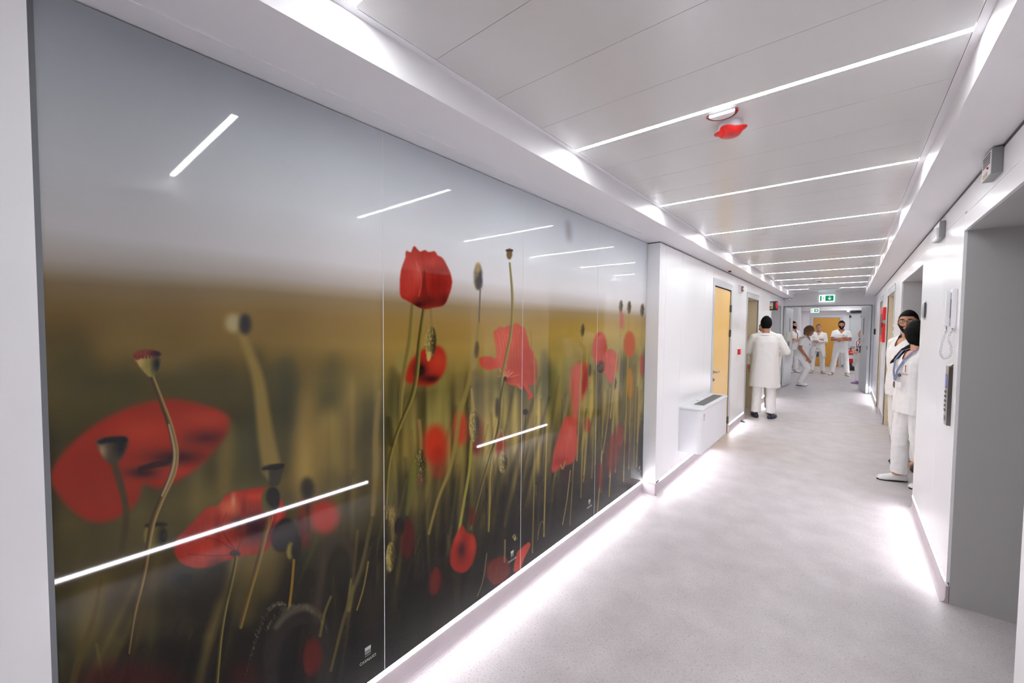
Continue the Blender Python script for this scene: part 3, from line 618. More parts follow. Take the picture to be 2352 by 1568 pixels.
    S.stroke([(1171, 604), (1177, 680), (1175, 752), (1163, 820), (1153, 868), (1149, 950), (1140, 1005), (1126, 1075), (1124, 1150), (1122, 1220)], [2, 3, 3.4, 3.6, 3.6, 3.6, 3.4, 3, 3, 2], (150, 136, 76), 1.2, .95, (96, 86, 46), .1)
    S.ell(1170, 583, 6.5, 13, (104, 84, 50), 1.5, .05); S.stroke([(1164, 575), (1176, 575)], 2.5, (62, 44, 32), 1.2)
    S.stroke([(1158, 876), (1150, 920), (1147, 970), (1138, 1012), (1124, 1052), (1108, 1110), (1094, 1165), (1080, 1215)], [2.4, 3, 3, 3, 2.4, 2.2, 2, 2], (124, 116, 62), 1.1, .95, (58, 50, 26), .1)
    S.bud(1089, 976, 11.5, 39, 0); S.stroke([(1083, 893), (1085, 920), (1087, 940)], [2, 3, 4], (140, 120, 76), 1.5)
    S.stroke([(1083, 1012), (1078, 1080), (1066, 1150), (1056, 1210), (1049, 1255)], [3, 3.2, 3.2, 3, 2.4], (136, 132, 60), 1.2, .95)
    S.bud(1155, 1060, 10.5, 27, 0); S.stroke([(1146, 1000), (1151, 986), (1156, 1000), (1155, 1036)], 1.6, (134, 116, 78), 1)
    S.bud(965, 1064, 11, 38, -.05, (92, 84, 52), (46, 40, 24), True, 2.4); S.stroke([(963, 966), (966, 1000), (967, 1030)], [4, 4, 3], (136, 108, 70), 2.5, .9); S.ell(964, 1103, 8, 14, (116, 70, 62), 3, 0, .5)
    S.ell(1142, 936, 4.5, 24, (46, 42, 30), 2, .03, .9); S.stroke([(892, 962), (898, 1020)], 6, (48, 42, 26), 5, .7)
    S.stroke([(952, 1060), (945, 1120), (935, 1180)], [5, 9, 4], (98, 104, 44), 4, .6)
    S.poly([(1034, 1296), (1040, 1244), (1062, 1206), (1072, 1222), (1090, 1230), (1094, 1262), (1082, 1300), (1060, 1316)], (150, 22, 18), 2.4, 1, [(1060, 1260, 10, 24, (60, 10, 10)), (1050, 1230, 12, 20, (176, 34, 28)), (1086, 1250, 8, 24, (170, 34, 28))])
    S.ell(1000, 1335, 14, 34, (104, 16, 14), 6, .1, .9); S.ell(936, 1238, 15, 48, (84, 14, 12), 7, 0, .75); S.ell(1084, 1186, 8, 22, (86, 16, 14), 5, 0, .8); S.ell(916, 1208, 13, 20, (20, 16, 14), 4, 0, .9)
    S.stroke([(884, 1166), (893, 1164), (900, 1180), (902, 1240)], [4, 5, 6, 3], (96, 84, 56), 1.5); S.bud(897, 1278, 10.5, 34, .05)
    for k in range(26): S.stroke([(898+rng.uniform(-8, 6), 1170+rng.uniform(-6, 40)), (898+rng.uniform(-12, 14), 1166+rng.uniform(-10, 40))], .5, (150, 130, 90), .7, .5)
    S.poly([(1120, 1330), (1118, 1300), (1134, 1282), (1158, 1276), (1170, 1290), (1168, 1325), (1140, 1345)], (110, 22, 18), 4, .9); S.poly([(1180, 1312), (1186, 1272), (1198, 1258), (1214, 1244), (1218, 1254), (1204, 1284), (1196, 1306)], (184, 48, 42), 1.5, 1, None, .25)
    S.stroke([(1160, 1240), (1159, 1290)], 2.2, (108, 90, 62), 1.5); S.stroke([(1118, 1270), (1110, 1330), (1096, 1370)], 1.2, (120, 108, 88), .9, .8)
    S.bud(1182, 1232, 6, 6, 0, (60, 58, 56), (30, 28, 28))
    # ---- third and fourth panels
    S.ell(1306, 530, 5, 26, (120, 110, 118), 6, -.1, .55)
    S.ell(1207, 946, 6, 7, (38, 34, 42), 1.2); S.stroke([(1207, 954), (1205, 1000), (1200, 1080), (1196, 1140)], 1.4, (60, 56, 40), 1, .9)
    for k in range(20):
        y = rng.uniform(1.9, 3.6); z0 = rng.uniform(.15, .6); z1 = rng.uniform(.9, 1.45); ln = rng.uniform(0, .09)
        S.stroke([wp(y, z0), wp(y+ln*.5+rng.uniform(-.015, .015), (z0+z1)/2), wp(y+ln, z1)], rng.uniform(.7, 2.2), [(158, 140, 84), (122, 112, 62), (60, 54, 32)][rng.integers(3)], rng.uniform(.8, 2), rng.uniform(.5, .9))
    S.poly([(1313, 850), (1328, 832), (1350, 840), (1352, 880), (1340, 912), (1330, 935), (1326, 985), (1314, 985), (1314, 930), (1310, 890)], (188, 62, 56), 3.5, .95, [(1346, 870, 8, 30, (150, 30, 26))])
    S.poly([(1268, 1084), (1271, 1040), (1285, 992), (1300, 958), (1316, 962), (1328, 1006), (1322, 1052), (1306, 1068), (1290, 1072)], (186, 50, 46), 2.4, 1, [(1290, 1060, 20, 12, (160, 30, 28)), (1308, 990, 12, 26, (198, 68, 62))], .2)
    S.ell(1377, 800, 16, 38, (188, 52, 48), 2.4, .05, 1, (170, 36, 32)); S.poly([(1388, 812), (1404, 802), (1418, 818), (1419, 845), (1404, 880), (1394, 868), (1386, 845)], (190, 60, 56), 1.8, 1, None, .25); S.ell(1380, 842, 9, 14, (60, 22, 24), 3, 0, .7)
    S.ell(1349, 976, 6, 18, (160, 36, 32), 2.5); S.ell(1344, 880, 4, 26, (150, 26, 22), 3, .2, .8)
    for bx, by, h in ((1338, 758, 300), (1354, 850, 240), (1426, 704, 380), (1445, 706, 400), (1475, 712, 360), (1383, 1020, 180), (1412, 880, 260)):
        S.stroke([(bx, by+8), (bx-4, by+h*.4), (bx-13, by+h)], 1.5, (142, 126, 76), 1, .9); S.ell(bx, by, 4, 15, (96, 86, 54), 1.3, .05, 1, (48, 44, 34))
    S.stroke([(1437, 740), (1420, 800), (1408, 900), (1402, 960)], 1.2, (150, 132, 80), .9); S.stroke([(1402, 890), (1396, 960), (1385, 1040)], 1.2, (130, 118, 70), .9)
    S.ell(1428, 736, 4, 20, (184, 60, 54), 2); S.ell(1446, 790, 13, 30, (182, 58, 26), 3, 0, .95); S.ell(1474, 838, 4, 26, (176, 44, 40), 2.5); S.ell(1447, 880, 7, 36, (168, 112, 36), 3, 0, .8)
    S.ell(1408, 1040, 16, 46, (118, 24, 20), 6, .15, .85); S.ell(1424, 1000, 8, 26, (140, 28, 24), 4, 0, .8); S.ell(1378, 1092, 9, 30, (110, 20, 16), 5, 0, .8); S.ell(1440, 1040, 6, 30, (70, 24, 18), 5, 0, .7); S.ell(1300, 1088, 12, 20, (60, 14, 12), 5, 0, .6)
    S.stroke([(1288, 1068), (1293, 1076), (1298, 1060)], 2, (140, 106, 60), 1.2)
    S.stroke([(1235, 1240), (1240, 1205), (1247, 1198), (1250, 1225)], 1.4, (96, 88, 58), 1, .8); S.stroke([(1310, 1080), (1302, 1150), (1292, 1205)], 1.2, (150, 132, 90), .9, .85)
    A = S.a; A *= 1-field*np.array([.0, .03, .20])*smooth(12, 60, A.mean(-1))[..., None]; A += field*smooth(70, 10, A.mean(-1))[..., None]*np.array([-3., -3, -4]); rd = smooth(40, 90, A[..., 0]-np.maximum(A[..., 1], A[..., 2]))[..., None]
    A += rd*(A*np.array([.93, 1, 1])+np.array([0, 9, 4])-A)
    return A

PY0, PY1, PZ0, PZ1 = .024, 3.69, .122, 2.322
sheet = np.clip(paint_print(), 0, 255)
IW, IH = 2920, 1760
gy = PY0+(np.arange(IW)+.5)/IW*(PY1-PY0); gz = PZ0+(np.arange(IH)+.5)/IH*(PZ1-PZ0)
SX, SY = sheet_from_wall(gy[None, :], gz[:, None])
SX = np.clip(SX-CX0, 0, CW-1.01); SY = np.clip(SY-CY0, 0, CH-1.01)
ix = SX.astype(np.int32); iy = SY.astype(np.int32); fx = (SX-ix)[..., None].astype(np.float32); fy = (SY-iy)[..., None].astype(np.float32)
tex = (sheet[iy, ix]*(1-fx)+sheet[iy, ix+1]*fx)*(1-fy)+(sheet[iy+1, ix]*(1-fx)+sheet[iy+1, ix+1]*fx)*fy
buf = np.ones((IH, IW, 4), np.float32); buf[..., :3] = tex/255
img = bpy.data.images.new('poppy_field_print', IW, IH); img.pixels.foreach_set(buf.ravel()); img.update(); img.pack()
GLASS = bpy.data.materials.new('back printed glass'); GLASS.use_nodes = True
nt = GLASS.node_tree; b = nt.nodes['Principled BSDF']; ti = nt.nodes.new('ShaderNodeTexImage'); ti.image = img; ti.extension = 'EXTEND'
uvn = nt.nodes.new('ShaderNodeUVMap'); uvn.uv_map = 'print'; nt.links.new(uvn.outputs['UV'], ti.inputs['Vector'])
PRINT_GAIN = 1.0
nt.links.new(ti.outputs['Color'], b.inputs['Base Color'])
b.inputs['Roughness'].default_value = .03; b.inputs['IOR'].default_value = 1.43; b.inputs['Specular IOR Level'].default_value = .5
seams = [.024, .930, 1.838, 2.740, 3.682]
LOGO = mat('pale grey print', rgb(176, 178, 176), .4)
nm = ['nearest poppy picture glass panel with the large blurred flower', 'second poppy picture glass panel with the tall red flower', 'third poppy picture glass panel from the camera', 'farthest narrow looking poppy picture glass panel']
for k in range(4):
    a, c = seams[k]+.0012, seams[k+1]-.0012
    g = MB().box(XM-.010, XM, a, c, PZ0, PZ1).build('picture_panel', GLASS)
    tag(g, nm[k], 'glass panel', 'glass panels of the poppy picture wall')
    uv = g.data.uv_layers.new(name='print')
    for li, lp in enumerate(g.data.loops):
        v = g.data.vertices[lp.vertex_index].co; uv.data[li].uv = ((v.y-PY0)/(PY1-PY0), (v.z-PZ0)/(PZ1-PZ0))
    MB().box(XM-.009, XM+.0006, c-.0002, c+.0026, PZ0, PZ1).build('edge_profile', mat('pale edge profile', rgb(205, 208, 210), .35), g)
    ly = c-.075; lz = .235
    lg = MB()
    for q in range(4): lg.box(XM, XM+.0006, ly-.013, ly+.013, lz+.006*q+(.002 if q else 0), lz+.006*q+(.0045 if q else .001))
    lg.box(XM, XM+.0006, ly-.013, ly+.013, lz+.024, lz+.036)
    lg.build('logo_emblem', LOGO, g)
    text_mesh('logo_lettering', 'CASALUCI', .0155, LOGO, Matrix(((0, 0, 1, XM+.0004), (1, 0, 0, ly), (0, 1, 0, lz-.018), (0, 0, 0, 1))), g)

# ---------------------------------------------------------------- fixtures
fc = thing('fan_coil', 'white wall mounted fan coil unit with grey louvred top beside the yellow door', 'heater', (XL, 4.35, .265))
def rrect(x1, y0, y1, r, n=6):
    p = [(0, y0)]
    for k in range(n+1): a = -PI/2+PI/2*k/n; p.append((x1-r+r*math.cos(a), y0+r+r*math.sin(a)))
    for k in range(n+1): a = PI/2*k/n; p.append((x1-r+r*math.cos(a), y1-r+r*math.sin(a)))
    p.append((0, y1)); return p
MB().prism(rrect(.215, 0, 1.16, .05), 'z', 0, .440).build('casing', WPLAST, fc, angle=30)
top = MB(); R = []
for z, o in ((.442, -.002), (.446, .001), (.458, .001), (.466, -.004), (.470, -.014)): R.append([(x+(o if x > .01 else 0), y-(o if y < .58 else -o), z) for x, y in rrect(.222, -.006, 1.166, .055)])
top.rings(R).build('top_cover', mat('pale grey plastic', rgb(220, 222, 224), .35), fc, angle=30)
gr = MB().box(.085, .185, .20, 1.02, .4702, .4708).build('air_outlet', BLACK, fc)
lv = MB()
for k in range(8): x = .088+k*.0132; lv.box(x-.0018, x+.0018, .20, 1.02, .4705, .4735)
for k in range(13): yy = .20+k*.0683; lv.box(.085, .187, yy-.003, yy+.003, .4705, .4738)
lv.build('louvre', GREYP, gr)
MB().lathe([(.010, 0), (.010, .002)], (.052, .47, .470), 'z', 10).build('small_badge', DKGREY, fc)
st = MB(); 
for k in range(14):
    a = 2*PI*k/14; st.box(.215, .2158, .105+.012*math.cos(a)-.004, .105+.012*math.cos(a)+.004, .385+.014*math.sin(a)-.004, .385+.014*math.sin(a)+.004)
st.box(.215, .2158, .095, .100, .33, .365).box(.215, .2158, .108, .113, .335, .36)
st.build('red_sticker', REDP, fc)

# red sounder and smoke detector on the ceiling
sn = thing('alarm_sounder', 'red alarm sounder on a white base hanging from the ceiling', 'alarm', (-.418, 1.972, ZC)); sn.scale = (.84, .84, .72)
MB().lathe([(.054, 0), (.054, -.022), (.050, -.036), (.044, -.044)], (0, 0, 0), 'z', 28).build('mounting_base', WPLAST, sn, angle=40)
rr = MB(); R = []
for r, z, tri in ((.052, -.036, .34), (.068, -.042, .36), (.066, -.049, .32), (.057, -.055, .12), (.053, -.061, .05), (.046, -.071, 0), (.031, -.077, 0), (.001, -.079, 0)):
    R.append([(r*(1+tri*.5*math.cos(4*(2*PI*i/40)+.6))*math.cos(2*PI*i/40), r*(1+tri*.5*math.cos(4*(2*PI*i/40)+.6))*math.sin(2*PI*i/40), z) for i in range(40)])
rr.rings(R).build('sounder_cover', REDP, sn, angle=50)
MB().box(-.058, -.048, -.012, .008, -.046, -.028).build('clip', WPLAST, sn)
def detector(loc, label, r=.045, m2=REDDK):
    t = thing('smoke_detector', label, 'smoke detector', loc)
    MB().lathe([(r, 0), (r, -.010), (r*.92, -.020), (r*.6, -.026)], (0, 0, 0), 'z', 28).build('housing', WPLAST, t, angle=40)
    MB().lathe([(r*.62, -.024), (r*.60, -.032), (r*.3, -.036), (.001, -.037)], (0, 0, 0), 'z', 24).build('sensor_cap', m2, t, angle=40)
t = thing('smoke_detector', 'small white half round detector between the bright strip and the red sounder', 'smoke detector', (-.424, 1.842, ZC)); t.scale = (1, 1, .6)
def half(r0, z): return [(r0*math.cos(PI*i/20), r0*math.sin(PI*i/20)*1.0, z) for i in range(21)]
MB().rings([half(.048, 0), half(.048, -.020), half(.040, -.024)]).build('housing', WPLAST, t, angle=35)
MB().tube([(.0535*math.cos(PI*i/20), .0535*math.sin(PI*i/20)+.001, -.013) for i in range(21)], .0062, 8).build('red_rim', REDDK, t, True)
detector((-.43, 9.33, ZC), 'round white smoke detector on the far part of the ceiling', .06, DKGREY)
# grille unit
ac = thing('ceiling_grille', 'white ceiling air unit with a dark slotted grille near the exit sign', 'air grille', (-.43, 11.25, ZC))
MB().box(-.275, .275, -.33, .33, -.028, 0, bev=.006).build('unit_frame', WPLAST, ac)
MB().box(-.245, .245, -.315, -.02, -.0295, -.027).build('air_outlet', BLACK, ac)
s_ = MB()
for k in range(25): x = -.24+k*.02; s_.box(x-.005, x+.005, -.31, -.02, -.034, -.029)
s_.build('louvre', WPLAST, ac)
MB().box(-.255, .255, -.338, -.33, -.04, 0).build('front_edge', WPLAST, ac)

def flat(parent, polys, m, name, M, t=.0015):
    mb = MB()
    for p in polys:
        n = len(p); vs = [M@Vector((x, y, 0)) for x, y in p]+[M@Vector((x, y, t)) for x, y in p]
        mb.add(vs, [tuple(range(n-1, -1, -1)), tuple(range(n, 2*n))]+[(i, (i+1) % n, (i+1) % n+n, i+n) for i in range(n)])
    return mb.build(name, m, parent)
def exit_sign(loc, W, H, label, arrow, rods=False):
    t = thing('exit_sign', label, 'exit sign', loc)
    MB().box(-W/2-.02, W/2+.02, 0, .03, -.02, H+.02, bev=.004).build('lit_border', WHITEE, t)
    M = Matrix(((1, 0, 0, 0), (0, 0, -1, -.0005), (0, 1, 0, H/2), (0, 0, 0, 1)))
    a, h = W/2, H/2
    flat(t, [[(-a, -h), (-a*.78, -h), (-a*.78, h), (-a, h)], [(-a*.22, -h), (a, -h), (a, h), (-a*.22, h)]], GREENE, 'green_field', M)
    flat(t, [[(-a*.78, -h), (-a*.22, -h), (-a*.22, h), (-a*.78, h)]], WHITEE, 'doorway_symbol', M)
    M2 = Matrix(((1, 0, 0, 0), (0, 0, -1, -.0022), (0, 1, 0, H/2), (0, 0, 0, 1)))
    cx = -a*.5; u = h*.9
    def seg(x0, y0, x1, y1, w):
        dx, dy = x1-x0, y1-y0; L = math.hypot(dx, dy); nx, ny = -dy/L*w/2, dx/L*w/2
        return [(x0+nx, y0+ny), (x0-nx, y0-ny), (x1-nx, y1-ny), (x1+nx, y1+ny)]
    man = [[(cx+.05*u+.13*u*math.cos(k*PI/4), .72*u+.13*u*math.sin(k*PI/4)) for k in range(8)], seg(cx+.02*u, .55*u, cx-.08*u, -.05*u, .2*u), seg(cx-.08*u, 0, cx+.22*u, -.3*u, .14*u), seg(cx+.22*u, -.3*u, cx+.12*u, -.8*u, .12*u),
           seg(cx-.08*u, 0, cx-.25*u, -.5*u, .13*u), seg(cx-.25*u, -.5*u, cx-.5*u, -.5*u, .11*u), seg(cx, .45*u, cx+.3*u, .2*u, .1*u), seg(cx, .45*u, cx-.32*u, .3*u, .1*u)]
    flat(t, man, GREENE, 'running_figure', M2)
    ax = a*.42
    if arrow == 'down': ar = [[(ax-.1*u, .75*u), (ax-.1*u, -.2*u), (ax+.1*u, -.2*u), (ax+.1*u, .75*u)], [(ax-.55*u, .05*u), (ax-.5*u, .25*u), (ax, -.3*u), (ax, -.75*u)], [(ax, -.75*u), (ax, -.3*u), (ax+.5*u, .25*u), (ax+.55*u, .05*u)]]
    else: ar = [[(ax-.8*u, -.16*u), (ax+.2*u, -.16*u), (ax+.2*u, .16*u), (ax-.8*u, .16*u)], [(ax-.1*u, .6*u), (ax+.15*u, .6*u), (ax+.75*u, 0), (ax+.15*u, -.6*u), (ax-.1*u, -.6*u), (ax+.2*u, 0)]]
    flat(t, ar, WHITEE, 'arrow_symbol', M2)
    if rods:
        [MB().box(q*W*.3, q*W*.3+.008, .01, .018, H, rods).build('hanging_rod', ALU, t) for q in (-1, 1)]
    return t
exit_sign((-.43, YE-.032, 2.235), .265, .13, 'green and white exit sign with downward arrow on the end wall', 'down')
exit_sign((-.925, 18.0, 2.125), .20, .10, 'small green exit sign with sideways arrow hanging in the far hall', 'right', .31)

# left wall fixtures
t = thing('wall_siren', 'white wall siren with smoky red lens above the left wall between doors', 'siren', (XL, 7.10, 2.10))
MB().box(0, .035, .0, .17, 0, .115, bev=.006).build('housing', WPLAST, t); MB().box(.035, .055, .02, .12, .012, .10, bev=.008).build('lens', REDLENS, t); MB().box(.0545, .0562, .02, .12, .05, .062).build('reflector_bar', WPLAST, t)
t = thing('alarm_button', 'red fire alarm call point on a white plate beside the yellow door', 'alarm button', (XL, 7.10, 1.13))
MB().box(0, .012, 0, .13, -.005, .105, bev=.003).build('back_plate', WPLAST, t); MB().box(.012, .045, .01, .10, .005, .09, bev=.004).build('button_box', REDP, t)
t = thing('indicator_lamp', 'tiny dark red indicator lamp under the left bulkhead', 'indicator', (-1.262, 6.17, ZS))
MB().box(-.016, .016, -.02, .02, -.022, 0, bev=.003).build('lamp_housing', REDDK, t); MB().box(-.02, .02, -.024, .024, -.004, 0).build('base_plate', WPLAST, t)
t = thing('warning_sign', 'black warning box sign with a yellow radiation symbol and red lamp', 'sign', (XL, 10.46, 1.945), -.62)
MB().box(-.02, .155, -.035, .035, -.01, .185, bev=.006).build('sign_box', BLACK, t)
Ms = Matrix(((1, 0, 0, 0), (0, 0, -1, -.0352), (0, 1, 0, 0), (0, 0, 0, 1)))
flat(t, [[(-.008, .02), (.098, .02), (.098, .14), (-.008, .14)], [(-.008, .15), (.10, .15), (.10, .162), (-.008, .162)]], PAPER, 'white_label', Ms)
Ms2 = Matrix(((1, 0, 0, 0), (0, 0, -1, -.037), (0, 1, 0, 0), (0, 0, 0, 1)))
cx, cz = .047, .055
flat(t, [[(cx+.034*math.cos(k*PI/8), cz+.034*math.sin(k*PI/8)) for k in range(16)]], YELP, 'yellow_disc', Ms2)
Ms3 = Matrix(((1, 0, 0, 0), (0, 0, -1, -.0386), (0, 1, 0, 0), (0, 0, 0, 1)))
tre = [[(cx+.006*math.cos(k*PI/4), cz+.006*math.sin(k*PI/4)) for k in range(8)]]
for q in range(3):
    a0 = PI/2*3+q*2*PI/3; tre.append([(cx+.009*math.cos(a0-.5), cz+.009*math.sin(a0-.5)), (cx+.027*math.cos(a0-.5), cz+.027*math.sin(a0-.5)), (cx+.030*math.cos(a0), cz+.030*math.sin(a0)), (cx+.027*math.cos(a0+.5), cz+.027*math.sin(a0+.5)), (cx+.009*math.cos(a0+.5), cz+.009*math.sin(a0+.5))])
flat(t, tre, BLACK, 'radiation_symbol', Ms3)
flat(t, [[(.018+.012*k, .112), (.026+.012*k, .112), (.028+.012*k, .126), (.02+.012*k, .126)] for k in range(5)], GREYP, 'small_lettering', Ms2)
MB().ball((.155, 0, .09), .022, .03, .075).build('red_lamp', REDP, t, True)
t = thing('camera_dome', 'small white camera dome in the corner above the left door leaf', 'camera', (-1.235, YE-.02, 2.285))
MB().lathe([(.05, .03), (.052, .02), (.05, 0), (.042, -.022), (.024, -.038), (.001, -.043)], (0, -.03, 0), 'z', 20).box(-.03, .03, -.03, .02, 0, .03).build('housing', WPLAST, t, angle=50)
MB().ball((.028, -.055, -.018), .014).build('lens', DKGREY, t, True)
t = thing('camera_dome', 'small white camera dome beside the black door closer in the far hall', 'camera', (-.01, 20.4, 2.225))
MB().lathe([(.06, .03), (.06, 0), (.05, -.03), (.028, -.052), (.001, -.058)], (0, 0, 0), 'z', 20).build('housing', WPLAST, t, angle=50)
t = thing('door_wedge', 'small black door stop lying on the floor before the beige door', 'door stop', (-1.283, 7.552, 0))
MB().add([(-.03, -.02, 0), (.03, -.02, 0), (.03, .02, 0), (-.03, .02, 0), (-.03, -.02, .03), (-.03, .02, .03), (.0, -.02, .012), (.0, .02, .012)], [(0, 3, 2, 1), (0, 4, 5, 3), (4, 6, 7, 5), (6, 1, 2, 7), (0, 1, 6, 4), (3, 5, 7, 2)]).build('wedge', BLACK, t)
MB().box(-.01, .02, -.03, -.02, 0, .02).build('rubber_pad', DKGREY, t)

# right wall fixtures
t = thing('alarm_box', 'grey wall alarm box with slots and red lamp high on the right', 'alarm', (XR, 2.62, 2.215))
MB().box(-.032, 0, 0, .155, 0, .108, bev=.003).build('housing', GREYP, t); MB().box(-.0335, -.031, .003, .152, .004, .104).build('front_cover', WPLAST, t)
s_ = MB()
for k in range(5): s_.box(-.0350, -.0332, .02+k*.0, .135, .052+k*.010, .056+k*.010)
s_.build('slot', BLACK, t)
MB().ball((-.0345, .045, .036), .005).build('red_lamp', REDP, t, True); MB().box(-.0348, -.0332, .06, .13, .008, .026).build('label_strip', mat('tan label', rgb(186, 160, 130), .5), t)
t = thing('emergency_lamp', 'white emergency lamp with clear lens above the niche corner on the right', 'lamp', (XR, 3.90, 2.165))
MB().box(-.028, 0, 0, .24, 0, .112, bev=.005).build('housing', GREYP, t); MB().box(-.042, -.026, .006, .234, .0, .07, bev=.005).build('clear_lens', CLEARP, t); MB().box(-.030, -.026, .006, .234, .072, .108).build('front_cover', WPLAST, t)
t = thing('door_chime', 'grey half round wall chime beside the second niche', 'wall chime', (XR, 4.60, 1.71))
R = []
for x, r in ((0, .078), (-.006, .078), (-.012, .072), (-.020, .05), (-.024, .02), (-.0245, .001)): R.append([(x, .05+r*.7*math.cos(2*PI*i/24), r*math.sin(2*PI*i/24)) for i in range(24)])
MB().rings(R).build('chime_body', mat('silver grey plastic', rgb(176, 178, 180), .3, metal=.4), t, angle=40)
MB().box(-.014, -.002, -.012, 0, -.06, .06, bev=.002).build('side_vent', DKGREY, t)
t = thing('intercom_handset', 'white intercom handset with coiled cord on the right wall', 'intercom', (XR, 3.40, 1.565))
MB().box(-.020, 0, 0, .085, 0, .225, bev=.006).build('base_unit', WPLAST, t)
MB().box(-.042, -.024, .028, .075, .012, .215, bev=.007).box(-.030, -.018, .035, .068, .02, .06, bev=.003).box(-.030, -.018, .035, .068, .165, .205, bev=.003).build('receiver', WPLAST, t)
way = [Vector(q) for q in ((-.032, .052, -.010), (-.040, .050, -.05), (-.050, .048, -.105), (-.052, .044, -.150), (-.036, .040, -.176), (-.014, .034, -.155), (-.014, .030, -.105), (-.026, .034, -.060), (-.014, .020, -.008))]
P = []; N = 56*9
for k in range(N):
    u = k/(N-1)*(len(way)-1); i = min(int(u), len(way)-2); f = u-i
    q0, q1, q2, q3 = way[max(i-1, 0)], way[i], way[i+1], way[min(i+2, len(way)-1)]
    c0 = .5*((2*q1)+(-q0+q2)*f+(2*q0-5*q1+4*q2-q3)*f*f+(-q0+3*q1-3*q2+q3)*f**3)
    tg = (q2-q0 if i else q2-q1).normalized().lerp((q3-q1).normalized(), f).normalized(); e1 = Vector((0, 1, 0)); e1 = (e1-tg*e1.dot(tg)).normalized(); e2 = tg.cross(e1); an = 2*PI*k/9
    P.append(c0+(e1*math.cos(an)+e2*math.sin(an))*.0058)
MB().tube(P, .0019, 5).build('coiled_cord', WPLAST, t, True)
MB().tube([(-.032, .052, .014), (-.032, .052, -.012)], .003, 6).build('cord_end', GREYP, t); MB().tube([(-.012, .02, .0), (-.014, .02, -.010)], .003, 6).build('cord_end', GREYP, t)
t = thing('steel_call_panel', 'tall polished steel call panel with buttons and lit display on the right wall', 'call panel', (XR, 3.425, .985))
MB().prism([(0, .0), (-.012, .006), (-.018, .02), (-.018, .085), (-.010, .10), (0, .104)], 'z', .012, .358).build('steel_body', mat('brushed dull steel', rgb(168, 166, 166), .38, metal=.85), t, angle=25)
MB().prism([(0, -.001), (-.0165, .006), (-.0165, .007), (0, .0005)], 'z', .012, .356).build('dark_side', STEELDK, t)
MB().add([(0, 0, .358), (-.012, .006, .358), (-.018, .02, .358), (-.018, .085, .358), (-.010, .1, .358), (0, .104, .358), (0, .0, .374), (0, .104, .374)], [(0, 1, 2, 3, 4, 5), (0, 6, 1), (1, 6, 2), (2, 6, 7, 3), (3, 7, 4), (4, 7, 5), (0, 5, 7, 6)]).build('top_cap', CHROME, t)
MB().box(-.0195, -.0178, .03, .078, .235, .300).build('display', VIOLET, t); MB().box(-.0188, -.0178, .024, .084, .228, .307).build('display_rim', BLACK, t)
for k in range(5):
    for q in range(2): MB().lathe([(.0075, 0), (.0075, -.003), (.006, -.004)], (-.018, .042+q*.024, .205-k*.027), 'x', 12).build('push_button', STEELDK, t)
MB().box(-.0188, -.0178, .035, .075, .035, .065).build('speaker_slots', BLACK, t)
t = thing('hose_cabinet', 'red fire hose cabinet on the right wall between the beige doors', 'hose cabinet', (XR, 9.10, 1.33))
MB().box(-.034, 0, 0, .82, 0, .585, bev=.010).build('cabinet_body', REDP, t)
MB().box(-.038, -.034, .06, .76, .06, .53, bev=.002).build('cabinet_door', REDP, t)
MB().box(-.0395, -.038, .12, .70, .12, .47).build('dark_window', REDDK, t)
MB().lathe([(.03, 0), (.03, -.008), (.02, -.010)], (-.012, .0, .34), 'y', 20).build('side_disc', GREYP, t)
MB().box(-.046, -.038, .03, .05, .25, .33).build('handle', BLACK, t)
t = thing('card_reader', 'small black card reader on the wall beside the double door', 'card reader', (XR, 12.1, 1.425))
MB().box(-.028, 0, 0, .12, 0, .125, bev=.004).build('reader_body', BLACK, t); MB().box(-.0295, -.028, .02, .10, .02, .1).build('reader_face', DKGREY, t)
t = thing('light_switch', 'small white wall switch beside the right beige door', 'switch', (XR, 7.36, 1.50))
MB().box(-.010, 0, 0, .08, 0, .115, bev=.002).build('switch_plate', WPLAST, t); MB().box(-.014, -.010, .02, .06, .03, .085, bev=.001).build('rocker', GREYP, t)
# extinguisher on its stand
t = thing('fire_extinguisher', 'red fire extinguisher with black valve in the far hall', 'extinguisher', (.105, 19.62, .26))
MB().lathe([(.001, 0), (.07, .0), (.08, .02), (.08, .40), (.066, .45), (.03, .49), (.024, .52)], (0, 0, 0), 'z', 24).build('cylinder_body', REDP, t, angle=40)
MB().box(-.02, .02, -.02, .02, .52, .56).box(-.02, .10, -.012, .012, .555, .575).box(-.02, .09, -.012, .012, .60, .615).build('valve_head', BLACK, t)
MB().tube([(-.02, 0, .54), (-.09, 0, .53), (-.115, 0, .40), (-.11, 0, .12)], .012, 8).lathe([(.016, .02), (.026, .12)], (-.11, 0, 0), 'z', 10).build('hose', BLACK, t)
MB().lathe([(.0808, .17), (.0808, .31)], (0, 0, 0), 'z', 24).build('white_label', PAPER, t, angle=40)
t = thing('extinguisher_stand', 'black floor stand holding the red fire extinguisher', 'stand', (.12, 19.62, 0))
MB().box(-.16, .24, -.16, .16, 0, .14, bev=.02).build('foot', BLACK, t); MB().lathe([(.10, .14), (.05, .2), (.05, .26)], (-.015, 0, 0), 'z', 14).build('post', BLACK, t)
